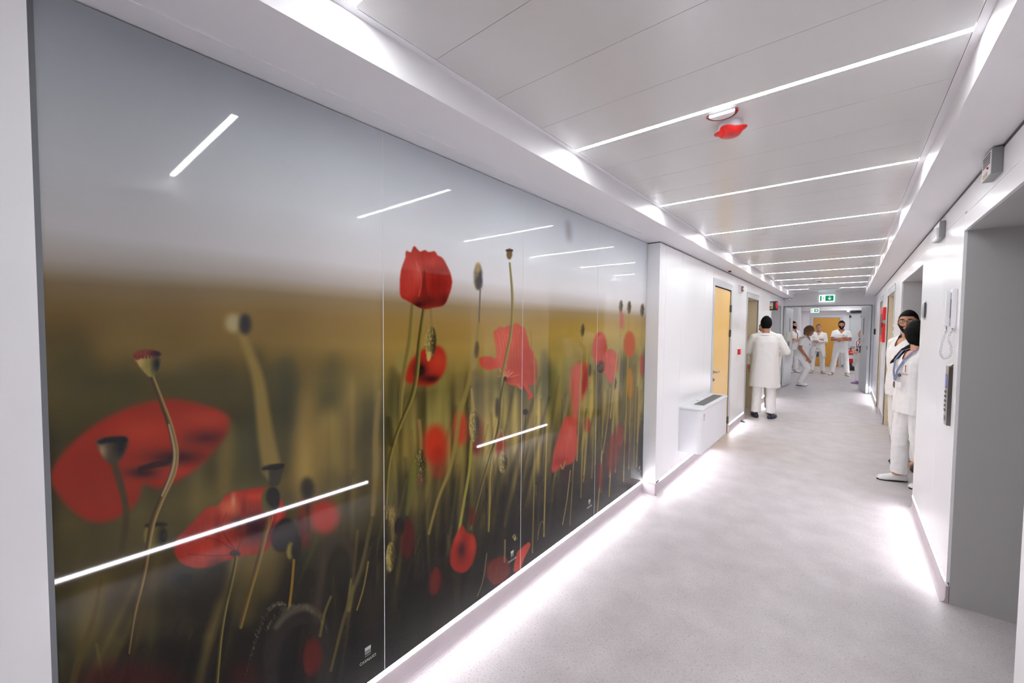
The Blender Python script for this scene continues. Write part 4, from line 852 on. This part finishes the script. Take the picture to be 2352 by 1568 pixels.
# ---------------------------------------------------------------- people
def skin_mat(name, c):
    m = mat(name, c, .5, noise_amt=.06, noise_scale=14); m.node_tree.nodes['Principled BSDF'].inputs['Subsurface Weight'].default_value = .06
    m.node_tree.nodes['Principled BSDF'].inputs['Subsurface Radius'].default_value = (.02, .008, .004); return m
SK1 = skin_mat('light brown skin', rgb(196, 142, 116)); SK2 = skin_mat('tanned skin', rgb(172, 112, 84)); SK3 = skin_mat('fair skin', rgb(214, 162, 138))
CLOTH = mat('white cotton', rgb(232, 231, 230), .85, bump=.25, bscale=60, noise_amt=.015)
CLOTH2 = mat('off white cotton', rgb(226, 222, 212), .85, bump=.25, bscale=60)
HBLACK = mat('black hair', rgb(5, 4, 4), .7, spec=.15, bump=.5, bscale=220); HBRN2 = mat('dark chestnut hair', rgb(40, 24, 16), .6, spec=.2, bump=.5, bscale=220); HDARK = mat('dark brown hair', rgb(13, 9, 7), .7, spec=.15, bump=.5, bscale=220); HBROWN = mat('brown hair', rgb(112, 80, 48), .6, bump=.8, bscale=120, noise_amt=.3, noise_scale=40)
NAVY = mat('navy rubber', rgb(28, 34, 62), .45); WSHOE = mat('white shoe leather', rgb(230, 230, 228), .35); CSHOE = mat('cream shoe fabric', rgb(214, 208, 192), .7); PINKS = mat('lilac rubber', rgb(176, 140, 190), .5); BSHOE = mat('black shoe leather', rgb(20, 20, 22), .4)
EYEW = mat('eye white', rgb(225, 220, 215), .3); IRIS = mat('dark iris', rgb(30, 20, 16), .2); LIP = mat('lips', rgb(150, 84, 76), .5); MAROON = mat('maroon sock', rgb(120, 24, 44), .8)
LANY = mat('patterned lanyard', rgb(112, 122, 158), .7, noise_amt=.6, noise_scale=60); LANYM = mat('magenta lanyard', rgb(150, 40, 84), .7, noise_amt=.4, noise_scale=50)
def finish(mb, name, m, parent, vox, sm=4, wrinkle=0., wf=7., cut=None, seed=0):
    me = mb.mesh(name); bm = bmesh.new(); bm.from_mesh(me); bmesh.ops.recalc_face_normals(bm, faces=bm.faces); bm.to_mesh(me); bm.free()
    o = bpy.data.objects.new('tmp', me); C.objects.link(o)
    r = o.modifiers.new('r', 'REMESH'); r.mode = 'VOXEL'; r.voxel_size = vox
    s = o.modifiers.new('s', 'SMOOTH'); s.iterations = sm; s.factor = .5
    bpy.context.view_layer.update()
    m2 = bpy.data.meshes.new_from_object(o.evaluated_get(bpy.context.evaluated_depsgraph_get())); bpy.data.objects.remove(o); bpy.data.meshes.remove(me)
    m2.name = name
    if wrinkle:
        n = len(m2.vertices); co = np.empty(n*3, np.float32); no = np.empty(n*3, np.float32)
        m2.vertices.foreach_get('co', co); m2.vertices.foreach_get('normal', no); co = co.reshape(-1, 3); no = no.reshape(-1, 3)
        d = np.array([noise.noise(Vector((p[0]*wf+seed, p[1]*wf+seed, p[2]*wf*.38+p[0]*2.2)))+.45*noise.noise(Vector((p[0]*wf*.8+9, p[1]*wf*.8, p[2]*wf*2.2+seed))) for p in co], np.float32)
        d += np.array([.5*noise.noise(Vector((p[0]*wf*2.1, p[1]*wf*2.1+4, p[2]*wf*1.1+seed*2))) for p in co], np.float32); d = -np.abs(d)*1.3+.25
        co += no*(d*wrinkle)[:, None]; m2.vertices.foreach_set('co', co.ravel())
    if cut:
        bm = bmesh.new(); bm.from_mesh(m2); bmesh.ops.delete(bm, geom=[f for f in bm.faces if cut(f.calc_center_median())], context='FACES')
        bm.verts.ensure_lookup_table()
        nb = {v: [e.other_vert(v) for e in v.link_edges if e.is_boundary] for v in bm.verts if any(e.is_boundary for e in v.link_edges)}
        for _ in range(8):
            new = {v: v.co*.4+(q[0].co+q[1].co)*.3 for v, q in nb.items() if len(q) == 2}
            for v, c_ in new.items(): v.co = c_
        bm.to_mesh(m2); bm.free()
    m2.materials.clear(); m2.materials.append(m); m2.polygons.foreach_set('use_smooth', [True]*len(m2.polygons))
    o = bpy.data.objects.new(name, m2); C.objects.link(o); o.parent = parent; return o
def ell_rings(sec, T=None, n=20):
    R = []
    for cx, cy, cz, rx, ry in sec:
        ring = []
        for i in range(n):
            a = 2*PI*i/n; ca, sa = math.cos(a), math.sin(a); e = .82
            p = Vector((cx+rx*math.copysign(abs(ca)**e, ca), cy+ry*math.copysign(abs(sa)**e, sa), cz)); ring.append(T(p) if T else p)
        R.append(ring)
    return R
def hand_shape(mb, wr, d, nrm, curl=.5, side=1):
    """palm, four fingers, thumb; d = along hand, nrm = out of the back of the hand"""
    d = Vector(d).normalized(); nrm = Vector(nrm); nrm = (nrm-d*nrm.dot(d)).normalized(); x = d.cross(nrm)*side; wr = Vector(wr)
    for k in range(4):
        o = x*(.030-.020*k)
        mb.cone(wr+o*.55, wr+d*.085+o, .014, .0115, 8)
        L = (.036, .041, .038, .029)[k]; p = wr+d*.088+o; dd = d
        for j in range(3):
            ang = curl*(.55+.35*j); dd = (dd*math.cos(ang)-nrm*math.sin(ang)).normalized()
            q = p+dd*L*(1, .68, .55)[j]; mb.cone(p, q, .0095-.0008*j, .0088-.0008*j, 8); p = q
    p = wr+d*.022+x*.026; q = p+(d*.7+x*.75-nrm*.25).normalized()*.038; mb.cone(p, q, .013, .0105, 8)
    q2 = q+(d*.95+x*.15-nrm*.4).normalized()*.030; mb.cone(q, q2, .0105, .009, 8)
def person(name, label, loc, face, H, arms, legs=None, lean=0, twist=0, head=(0, 0), skin=SK1, hair='short', hm=HBLACK, top='scrub', trous=True, shoes=CSHOE, beard=None, glasses=False,
           vox=.012, fem=False, bulk=1., coat_open=False, pelvis=(0, 0, .93), extras=None, cloth=CLOTH, tm=None, seed=0, hip_w=.09, hem=None, faceparts=True):
    rot = math.atan2(-face[0], face[1])
    root = thing(name, label, 'person', (loc[0], loc[1], 0), rot); root.scale = (H/1.735,)*3
    P0 = Vector(pelvis); RM = Matrix.Rotation(-lean, 3, 'X')@Matrix.Rotation(twist, 3, 'Z')
    T = lambda p: P0+RM@Vector(p)
    b = bulk; sw = (.158 if fem else .170)*b
    sh = {s: T((sw*k, 0, .435)) for s, k in (('R', 1), ('L', -1))}
    hp = {s: P0+Vector((hip_w*k, 0, -.03)) for s, k in (('R', 1), ('L', -1))}
    legs = legs or {'R': ((.10, .02, .50), (.11, -.01, .09), (.15, 1)), 'L': ((-.10, .02, .50), (-.11, -.01, .09), (-.15, 1))}
    # head
    HR = RM@Matrix.Rotation(head[0], 3, 'Z')@Matrix.Rotation(-head[1], 3, 'X')
    hc = T((0, .0, .552))+HR@Vector((0, .018, .105))
    hs = 1.0 if fem else 1.06
    Hd = lambda p: hc+HR@(Vector(p)*hs)
    def headshape(mb, k=1., off=(0, 0, 0), zmin=-9):
        R = []
        for j in range(15):
            th = PI*j/14; z = -math.cos(th); q = max(math.sin(th), .02)
            jaw = 1-.34*max(0, -z-.05)**1.2; jf = 1-.10*max(0, -z-.2)
            ring = []
            for i in range(24):
                a = 2*PI*i/24; x = .074*q*math.cos(a)*jaw; y = .094*q*math.sin(a)*(jf if math.sin(a) > 0 else 1-.45*max(0, -z-.1))
                if math.sin(a) > 0: y *= .95
                ring.append(Hd((x*k+off[0], y*k+off[1], .116*z*k+off[2])))
            R.append(ring)
        mb.rings(R)
    mb = MB()
    hb = MB(); headshape(hb)
    hb.cone(Hd((0, .082, .018)), Hd((0, .103, -.022)), .009, .0135, 8).cone(Hd((-.045, .070, .028)), Hd((.045, .070, .028)), .012, .012, 8)
    hb.ball(Hd((0, .080, -.085)), .020, .016, .016).cone(Hd((-.016, .085, -.052)), Hd((.016, .085, -.052)), .009, .009, 8)
    for s in (-1, 1): hb.ball(Hd((s*.074, -.006, -.008)), .010, .018, .028, 8, 6)
    hb.cone(T((0, -.012, .47)), hc+HR@Vector((0, -.02, -.07)), .056*b, .052, 12)
    hv = min(vox, .009)
    # body
    tr = ell_rings([(0, 0, -.10, .13*b, .09*b), (0, 0, 0, .155*b, .11*b), (0, 0, .14, .128*b, .095*b), (0, .005, .28, .142*b, .105*b), (0, 0, .38, .150*b, .10*b), (0, -.005, .44, .135*b, .08*b), (0, -.01, .49, .07, .06)], T)
    mb.rings(tr)
    for s in ('R', 'L'):
        k = 1 if s == 'R' else -1
        E, Wr = Vector(arms[s][0]), Vector(arms[s][1])
        mb.cone(T((sw*.5*k, 0, .445)), sh[s], .05, .050*b).cone(T((.02*k, -.012, .482)), T((sw*.65*k, -.004, .445)), .042, .040); mb.cone(sh[s], E, .047*b, .040*b).cone(E, Wr, .041*b, .027)
        K, A = Vector(legs[s][0]), Vector(legs[s][1])
        mb.cone(hp[s], K, .078*b, .052).cone(K, A, .050, .036).cone(A, A+Vector((.0, .08, -.045)), .034, .025)
    body = finish(mb, 'body', skin, root, vox, 3)
    # join head and hands to the body mesh
    parts = [body, finish(hb, 'tmp_head', skin, root, hv, 2)]
    hd = MB()
    for s in ('R', 'L'):
        a = arms[s]
        if len(a) > 2: hand_shape(hd, a[1], a[2], a[3], a[4] if len(a) > 4 else .5, 1 if s == 'R' else -1)
    if hd.v: parts.append(finish(hd, 'tmp_hand', skin, root, .005, 1))
    bm = bmesh.new()
    for p in parts: bm.from_mesh(p.data)
    bm.to_mesh(body.data); bm.free(); body.data.polygons.foreach_set('use_smooth', [True]*len(body.data.polygons))
    for p in parts[1:]: me = p.data; bpy.data.objects.remove(p); bpy.data.meshes.remove(me)
    # face
    if faceparts:
        for s in (-1, 1):
            e = MB().ball(Hd((s*.031, .0770, .020)), .0125, .010, .0062, 10, 7).build('eye', EYEW, root, True)
            MB().ball(Hd((s*.030, .0850, .020)), .0058, .003, .0056, 8, 5).build('iris', IRIS, e, True)
            MB().tube([Hd((s*.012, .090, .037)), Hd((s*.032, .088, .043)), Hd((s*.052, .074, .036))], [.003, .0042, .002], 6).build('eyebrow', hm, root, True)
        MB().tube([Hd((-.022, .082, -.054)), Hd((0, .093, -.052)), Hd((.022, .082, -.054))], [.003, .0052, .003], 8).build('mouth', LIP, root, True)
    if beard:
        bb = MB(); headshape(bb, 1.05, (0, .001, -.003)); bb.ball(Hd((0, .080, -.088)), .025, .020, .019)
        inv = HR.inverted()
        def cb(c):
            p = inv@(c-hc); return (p.z > -.036+.8*max(0, abs(p.x)-.036) and not (abs(p.x) > .060 and p.y < .036 and p.z < .022)) or p.y < .006 or (abs(p.x) < .016 and -.060 < p.z < -.046)
        finish(bb, 'beard', beard, root, hv, 1, .002, 60, cb)
    if glasses:
        g = MB()
        for s in (-1, 1):
            g.tube([Hd((s*.032+.024*math.cos(2*PI*i/16), .100-.004*abs(math.cos(2*PI*i/16)), .018+.017*math.sin(2*PI*i/16))) for i in range(17)], .0022, 6)
            g.tube([Hd((s*.056, .096, .024)), Hd((s*.074, .06, .022)), Hd((s*.078, .0, .016))], .0018, 6)
        g.tube([Hd((-.009, .101, .022)), Hd((0, .103, .025)), Hd((.009, .101, .022))], .0018, 6); g.build('glasses', BLACK, root, True)
    # hair
    if hair:
        h = MB(); inv = HR.inverted()
        if hair in ('short', 'thick', 'thin'):
            k = {'short': 1.09, 'thick': 1.16, 'thin': 1.045}[hair]
            headshape(h, k, (0, -.014 if hair != 'thin' else -.012, .012))
            def ch(c):
                p = inv@(c-hc); return (p.z < .026 and p.y > -.026) or p.z < -.066 or (p.z < .074+(.014 if hair == 'thin' else 0) and p.y > .040) or (p.z < .045 and p.y > .012)
            finish(h, 'hair', hm, root, hv, 2, .011 if hair == 'thick' else .006 if hair == 'short' else .003, 34, ch)
        elif hair == 'bob':
            headshape(h, 1.40, (0, -.03, .012)); h.cone(Hd((-.062, -.02, .0)), Hd((-.070, -.02, -.085)), .045, .03).cone(Hd((.062, -.02, .0)), Hd((.070, -.02, -.085)), .045, .03).cone(Hd((0, -.07, 0)), Hd((0, -.08, -.09)), .06, .045)
            def ch(c):
                p = inv@(c-hc); return p.y > .045 and p.z < .055 and abs(p.x) < .06
            finish(h, 'hair', hm, root, hv, 2, .011, 28, ch)
        elif hair in ('tied', 'long'):
            headshape(h, 1.10 if hair == 'tied' else 1.27, (0, -.018, .010)); h.cone(Hd((-.05, -.03, .02)), Hd((-.045, -.04, -.06)), .045, .04).cone(Hd((.05, -.03, .02)), Hd((.045, -.04, -.06)), .045, .04).cone(Hd((0, -.06, 0)), Hd((0, -.06, -.07)), .06, .045)
            if hair == 'long': h.cone(Hd((0, -.04, -.04)), T((0, -.055, .53)), .085, .055)
            def ch(c):
                p = inv@(c-hc); return p.y > .040 and p.z < .060
            finish(h, 'hair', hm, root, hv, 2, .003, 40, ch)
    # clothes
    def sleeve(mb, s, full, r0=.062, r1=.058):
        k = 1 if s == 'R' else -1; E, Wr = Vector(arms[s][0]), Vector(arms[s][1])
        mb.cone(T((sw*.45*k, 0, .437)), sh[s], .066*b, r0*b).cone(T((.035*k, -.018, .497)), T((sw*.75*k, -.004, .452)), .064, .056)
        if full: mb.cone(sh[s], E, r0*b, .056*b).cone(E, E+(Wr-E)*.93, .056*b, .043)
        else:
            q = sh[s]+(E-sh[s])*.72; d = (q-sh[s]).normalized(); u = d.orthogonal().normalized(); v = d.cross(u)
            R = [[sh[s]+d*t*(q-sh[s]).length+(u*math.cos(2*PI*i/16)+v*math.sin(2*PI*i/16))*r for i in range(16)] for t, r in ((-.1, r0*b), (.3, r0*b*1.02), (.7, r0*b*1.03), (1, r0*b*1.06))]
            mb.rings(R)
    inv = RM.inverted()
    def vneck(c):
        p = inv@(c-P0); return p.y > .02 and p.z > .39 and abs(p.x) < (p.z-.385)*.66 and p.z < .56 or (p.z > .502 and abs(p.x) < .056)
    g = MB()
    if top == 'scrub':
        hz = -.155 if hem is None else hem
        g.rings(ell_rings([(0, 0, hz, .192*b, .138*b), (0, 0, -.05, .186*b, .136*b), (0, .005, .10, .166*b, .124*b), (0, .01, .26, .170*b, .13*b), (0, .005, .36, .172*b, .124*b), (0, -.003, .43, .15*b, .10*b), (0, -.008, .475, .105*b, .078), (0, -.012, .505, .074, .064)], T))
        for s in ('R', 'L'): sleeve(g, s, False, .059 if not fem else .053)
        finish(g, 'scrub_top', cloth, root, min(vox, .011), 3, .007, 8, vneck, seed)
    else:
        hz = -.42 if hem is None else hem
        up = [(0, 0, -.03, .196*b, .146*b), (0, 0, .10, .182*b, .136*b), (0, .01, .26, .182*b, .138*b), (0, .005, .36, .184*b, .130*b), (0, -.003, .435, .158*b, .104*b), (0, -.008, .478, .108*b, .080), (0, -.012, .508, .078, .066)]
        low = [(0, 0, hz, .222*b, .165*b), (0, 0, hz*.6, .212*b, .16*b), (0, 0, hz*.3, .205*b, .155*b)]
        g.rings(ell_rings(low+up, T))
        for s in ('R', 'L'): sleeve(g, s, True, .066)
        def cc(c):
            p = inv@(c-P0)
            if coat_open and p.y > .02 and p.z < -.03 and abs(p.x) < .05+(-.03-p.z)*.28: return True
            return vneck(c)
        finish(g, 'lab_coat', cloth, root, min(vox, .011), 3, .008, 7, cc, seed)
        cl = MB(); R = []
        for z, rx, ry in ((.465, .112*b, .088), (.488, .088, .076), (.512, .072, .066), (.508, .082, .075), (.480, .108, .09)):
            R.append([T((rx*math.cos(a), -.012+ry*math.sin(a), z-.01*max(0, math.sin(a)))) for a in [PI*.62+i*(PI*1.76)/23 for i in range(24)]])
        cm = MB(); n = 24; vs = [p for r in R for p in r]; fs = [(j*n+i, j*n+i+1, ((j+1) % 5)*n+i+1, ((j+1) % 5)*n+i) for j in range(5) for i in range(n-1)]
        cm.add(vs, fs); cm.build('coat_collar', cloth, root, True)
        if coat_open:
            ub = MB().rings(ell_rings([(0, 0, -.17, .178*b, .125*b), (0, 0, .0, .176*b, .128*b), (0, .005, .16, .166*b, .124*b), (0, .01, .34, .15*b, .115*b), (0, 0, .42, .11*b, .08)], T))
            finish(ub, 'scrub_top', CLOTH2, root, .014, 2, .004, 8, None, seed)
        if tm == 'back':                                    # centre seam and belt of the coat seen from behind
            MB().tube([T((0, -.150*b, -.40)), T((0, -.152*b, -.2)), T((0, -.142*b, 0)), T((0, -.128*b, .18)), T((0, -.118*b, .38))], .0022, 5).build('back_seam', cloth, root, True)
            MB().box(-.15, .15, -.006, .006, -.002, .002)
    if trous:
        g = MB().rings(ell_rings([(0, 0, -.12, .168*b, .118*b), (0, 0, -.02, .172*b, .124*b), (0, 0, .08, .158*b, .116*b)], lambda p: P0+Vector(p)))
        for s in ('R', 'L'):
            K, A = Vector(legs[s][0]), Vector(legs[s][1]); d = (A-K).normalized()
            g.cone(hp[s]+Vector((0, 0, -.02)), K, .098*b, .074*b)
            u = d.orthogonal().normalized(); v = d.cross(u); L = (A-K).length+.0
            g.rings([[K+d*t*L+(u*math.cos(2*PI*i/16)+v*math.sin(2*PI*i/16))*r for i in range(16)] for t, r in ((-.08, .06*b), (.0, .074*b), (.4, .072*b), (.8, .070*b), (1., .074*b))])
        finish(g, 'trousers', cloth, root, min(vox, .012), 2, .009, 9, None, seed+3)
    # shoes
    for s in ('R', 'L'):
        A = Vector(legs[s][1]); yaw = legs[s][2][0] if len(legs[s]) > 2 else 0
        fd = Vector((math.sin(yaw), math.cos(yaw), 0)); sd = Vector((fd.y, -fd.x, 0)); base = Vector((A.x, A.y, max(0, A.z-.09)))
        Q = lambda p: base+sd*p[0]+fd*p[1]+Vector((0, 0, p[2]))
        R = []
        for yy, w_, h_ in ((-.075, .012, .045), (-.068, .028, .075), (-.04, .036, .088), (0, .038, .090), (.04, .041, .088), (.09, .046, .068), (.14, .047, .054), (.18, .038, .044), (.195, .014, .022)):
            R.append([Q((w_*math.cos(a), yy, .014+max(0, math.sin(a))*h_*.9-max(0, -math.sin(a))*.004)) for a in [2*PI*i/16 for i in range(16)]])
        so = finish(MB().rings(R), 'shoe', shoes, root, .008, 2)
        sl = MB(); 
        R = [[Q((w_*math.cos(a), yc+ry*math.sin(a), z)) for a in [2*PI*i/20 for i in range(20)]] for w_, yc, ry, z in ((.043, .06, .138, 0), (.046, .06, .140, .016))]
        sl.rings(R).build('sole', BLACK if shoes in (WSHOE, CSHOE, NAVY, BSHOE) else shoes, so)
    if extras: extras(root, T, Hd, arms, legs)
    return root
CROSS = {'R': ((.222, .045, 1.13), (.0, .178, 1.175), (-1, -.05, .15), (0, 1, .2), .5), 'L': ((-.222, .045, 1.13), (.0, .205, 1.125), (1, -.15, .05), (0, 1, .1), .5)}
def badge(root, T, x=.07, z=.30, y=.145):
    MB().box(-.02, .02, 0, .003, 0, .014).build('name_patch', DKGREY, root).matrix_local = Matrix.Translation(T((x, y, z)))

# 1 the man in the long coat, seen from behind
def ex1(root, T, Hd, arms, legs):
    MB().tube([Hd((-.076, -.01, .0)), Hd((-.080, .01, -.05)), Hd((-.07, .03, -.08))], .0025, 6).build('mask_strap', WPLAST, root, True)
person('person', 'person seen from behind in a long white lab coat and navy clogs', (-1.085, 8.17), (-.12, 1), 1.765,
       {'R': ((.305, .02, 1.13), (.14, .20, 1.08), (-.5, 1, .1), (0, 0, 1)), 'L': ((-.275, .03, 1.12), (-.12, .19, 1.10), (.5, 1, .1), (0, 0, 1))},
       {'R': ((.10, .02, .50), (.105, -.01, .09), (.35, 1)), 'L': ((-.10, .0, .50), (-.11, -.03, .09), (-.25, 1))}, head=(.12, -.05), hair='short', hm=HBLACK, top='coat', shoes=NAVY, vox=.011, bulk=1.05, extras=ex1, tm='back', hem=-.40, seed=1)
# 2 the person he talks to, mostly hidden
def ex2(root, T, Hd, arms, legs):
    MB().tube([Hd((-.07, -.02, -.06)), T((-.06, .05, .50)), T((-.03, .13, .40))], .006, 6).build('black_strap', BLACK, root, True)
person('person', 'person in a cream coat half hidden behind the man in the long lab coat', (-1.185, 8.70), (.05, -1), 1.68,
       {'R': ((.25, -.02, 1.13), (.24, .02, .90), (0, .2, -1), (1, 0, 0)), 'L': ((-.25, -.02, 1.13), (-.24, .02, .90), (0, .2, -1), (-1, 0, 0))}, head=(.1, 0), hair='short', hm=HDARK, top='coat', shoes=CSHOE, vox=.013, cloth=CLOTH2, extras=ex2, seed=2)
# 3 dark haired man behind the left leaf
def ex3(root, T, Hd, arms, legs):
    MB().tube([T((-.04, .04, .50)), T((-.045, .14, .38)), T((-.04, .15, .1))], .008, 6).build('black_lanyard', BLACK, root, True)
person('person', 'person with dark curly hair partly hidden by the left door leaf', (-1.47, 17.25), (.75, -.7), 1.79,
       {'R': ((.24, .05, 1.13), (.02, .24, 1.12), (-1, .3, .1), (0, 1, .2), .3), 'L': ((-.24, .05, 1.13), (.02, .22, 1.08), (1, .2, .1), (0, 1, .2), .3)}, head=(.2, -.08), hair='thick', hm=HBLACK, skin=SK1, shoes=WSHOE, vox=.013, extras=ex3, seed=3, beard=HDARK)
# 4 woman with brown curls
def ex4(root, T, Hd, arms, legs):
    MB().tube([T((-.05, -.06, .50)), T((.0, -.085, .50)), T((.06, -.03, .50)), T((.07, .08, .44)), T((.03, .15, .30))], .007, 6).build('green_lanyard', mat('dark green cord', rgb(34, 52, 44), .7), root, True)
    MB().box(-.025, .025, 0, .003, 0, .008).build('name_patch', DKGREY, root).matrix_local = Matrix.Translation(T((.09, .135, .02)))@Matrix.Rotation(.6, 4, 'Z')
person('person', 'person with brown curly hair bending forward, one hand on the thigh', (-.93, 13.46), (.93, -.30), 1.66,
       {'R': ((.22, .02, 1.06), (.155, .19, .80), (-.1, .5, -1), (1, .2, 0), .7), 'L': ((-.17, -.02, 1.08), (-.12, .02, .84), (.1, .1, -1), (-1, .2, 0), .6)},
       {'R': ((.09, .16, .50), (.09, -.02, .09), (.1, 1)), 'L': ((-.09, .10, .50), (-.10, -.08, .09), (.0, 1))}, lean=.24, head=(-.1, .18), pelvis=(0, -.03, .90), hair='bob', hm=HBROWN, skin=SK2, fem=True, bulk=1.08, shoes=WSHOE, vox=.011, extras=ex4, seed=4)
# 5 man in the coat, arms crossed
def ex5(root, T, Hd, arms, legs):
    MB().box(-.03, .03, 0, .006, -.004, .006).build('pocket_clip', BLACK, root).matrix_local = Matrix.Translation(T((.10, .150, .05)))
person('person', 'person in an open lab coat, arms crossed, chin raised, before the ochre door', (-.78, 17.55), (.10, -1), 1.70, CROSS, head=(0, -.22), hair='thin', hm=HDARK, skin=SK1, top='coat', coat_open=True, shoes=CSHOE, vox=.013, glasses=True, bulk=1.04, extras=ex5, seed=5,
       legs={'R': ((.13, .02, .50), (.16, .03, .09), (.25, 1)), 'L': ((-.13, .02, .50), (-.15, -.03, .09), (-.35, 1))}, hem=-.36)
# 6 bearded man, arms crossed
def ex6(root, T, Hd, arms, legs):
    MB().box(-.02, .02, 0, .003, 0, .016).build('name_patch', DKGREY, root).matrix_local = Matrix.Translation(T((-.055, .145, .335)))
person('person', 'bearded person with crossed bare arms in white scrubs, standing legs apart', (-.165, 17.30), (.05, -1), 1.81, CROSS, head=(0, -.03), hair='thick', hm=HBLACK, skin=SK2, shoes=CSHOE, vox=.012, beard=HBLACK, bulk=1.03, extras=ex6, seed=6,
       legs={'R': ((.15, .02, .50), (.20, .0, .09), (.45, 1)), 'L': ((-.14, .02, .50), (-.17, .04, .09), (-.2, 1))}, hem=-.20)
# 7 small woman behind the right leaf
def ex7(root, T, Hd, arms, legs):
    MB().tube([T((.06, .02, .50)), T((.075, .11, .42)), T((.03, .155, .26)), T((.0, .16, .20))], .008, 6).tube([T((-.06, .02, .50)), T((-.05, .12, .42)), T((-.01, .155, .26))], .008, 6).build('magenta_lanyard', LANYM, root, True)
    MB().box(-.03, .03, .0, .006, -.08, .0).build('id_card', DKGREY, root).matrix_local = Matrix.Translation(T((0, .155, .19)))
person('person', 'short person with tied dark hair and magenta lanyard peeking past the right leaf', (.315, 14.95), (-.72, -.70), 1.53,
       {'R': ((.20, .03, 1.10), (.04, .22, 1.02), (-1, .2, .05), (0, .6, 1), .3), 'L': ((-.2, .04, 1.10), (-.02, .24, 1.0), (1, .2, .05), (0, .6, 1), .3)}, head=(-.3, -.02), hair='tied', hm=HDARK, skin=SK1, fem=True, shoes=PINKS, vox=.012, extras=ex7, seed=7)
# 8 man with glasses in the niche
person('person', 'dark haired person with black glasses and beard standing in the niche', (.525, 6.38), (-.85, -.5), 1.775,
       {'R': ((.24, -.02, 1.14), (.14, -.08, .90), (0, .1, -1), (1, 0, 0)), 'L': ((-.23, -.02, 1.12), (-.2, .06, .92), (0, .2, -1), (-1, 0, 0))}, head=(.78, .02), hair='short', hm=HDARK, skin=SK1, beard=HDARK, glasses=True, shoes=BSHOE, vox=.009, seed=8, bulk=1.06,
       legs={'R': ((.10, .0, .50), (.12, -.08, .09), (-.5, 1)), 'L': ((-.10, .0, .50), (-.12, -.08, .09), (-.75, 1))})
# 9 woman with long dark hair
def ex9(root, T, Hd, arms, legs):
    la = MB()
    for s, pts in ((1, [(.066, -.01, .525), (.082, .075, .485), (.074, .140, .39), (.047, .166, .27), (.025, .166, .17)]), (-1, [(-.066, -.01, .525), (-.076, .075, .485), (-.052, .140, .39), (-.005, .166, .27), (.015, .168, .17)])):
        Q = [T(p) for p in pts]; R = []
        for k, p in enumerate(Q):
            t = (Q[min(k+1, 4)]-Q[max(k-1, 0)]).normalized(); nn = Vector((0, 1, .1)).normalized(); u = t.cross(nn).normalized()*.0125; R.append([p+u+nn*.002, p-u+nn*.002, p-u-nn*.002, p+u-nn*.002])
        la.rings(R)
    la.build('patterned_lanyard', LANY, root)
    MB().ball((0, 0, 0), .024, .008, .018).build('badge_reel', DKGREY, root, True).matrix_local = Matrix.Translation(T((-.045, .166, .235)))
    c = MB().box(-.04, .04, 0, .003, -.055, 0, bev=.001).build('id_card', WPLAST, root); c.matrix_local = Matrix.Translation(T((-.04, .166, .16)))
    k = MB().box(-.012, .0, 0, .004, -.06, 0).box(.002, .012, 0, .004, -.045, -.005).ball((0, .002, .0), .012, .004, .012).build('keys', STEELDK, root); k.matrix_local = Matrix.Translation(T((.03, .166, .15)))
    e = MB().box(-.004, .004, 0, .002, -.03, .03).box(-.022, .022, 0, .002, -.048, -.044).box(-.03, .03, 0, .002, -.058, -.055).ball((0, .001, .035), .008, .002, .008); e = e.build('chest_emblem', mat('rust print', rgb(170, 84, 60), .6), root); e.matrix_local = Matrix.Translation(T((-.095, .146, .30)))@Matrix.Rotation(.35, 4, 'Z')
    # ponytail over the shoulder
    pt = MB(); Q = [Hd((.0, -.09, -.03)), Hd((.05, -.07, -.09)), T((.085, -.02, .545)), T((.105, .05, .49)), T((.118, .105, .41)), T((.135, .135, .36)), T((.16, .14, .34))]
    pt.tube(Q, [.045, .040, .030, .026, .020, .014, .006], 12); finish(pt, 'ponytail', HBRN2, root, .007, 2, .004, 40)
    for s in ('R', 'L'):
        A = Vector(legs[s][1]); MB().lathe([(.043, .085), (.045, .095), (.043, .108)], (A.x, A.y-.02, A.z-.08), 'z', 14).build('sock', MAROON, root, True)
person('person', 'person with black ponytail, patterned lanyard and white clogs by the niche edge', (.53, 5.64), (-.90, -.44), 1.64,
       {'R': ((.21, -.10, 1.13), (.10, -.17, .95), (-.8, -.3, -.2), (0, -1, 0)), 'L': ((-.20, -.14, 1.13), (-.10, -.20, .93), (.8, -.2, -.2), (0, -1, 0))},
       {'R': ((.09, .05, .50), (.09, .05, .09), (.05, 1)), 'L': ((-.09, .0, .50), (-.10, -.10, .09), (-.2, 1))}, head=(-1.72, .06), hair='long', hm=HBLACK, skin=SK3, fem=True, shoes=WSHOE, vox=.008, extras=ex9, seed=9, bulk=1.05, hem=-.17)
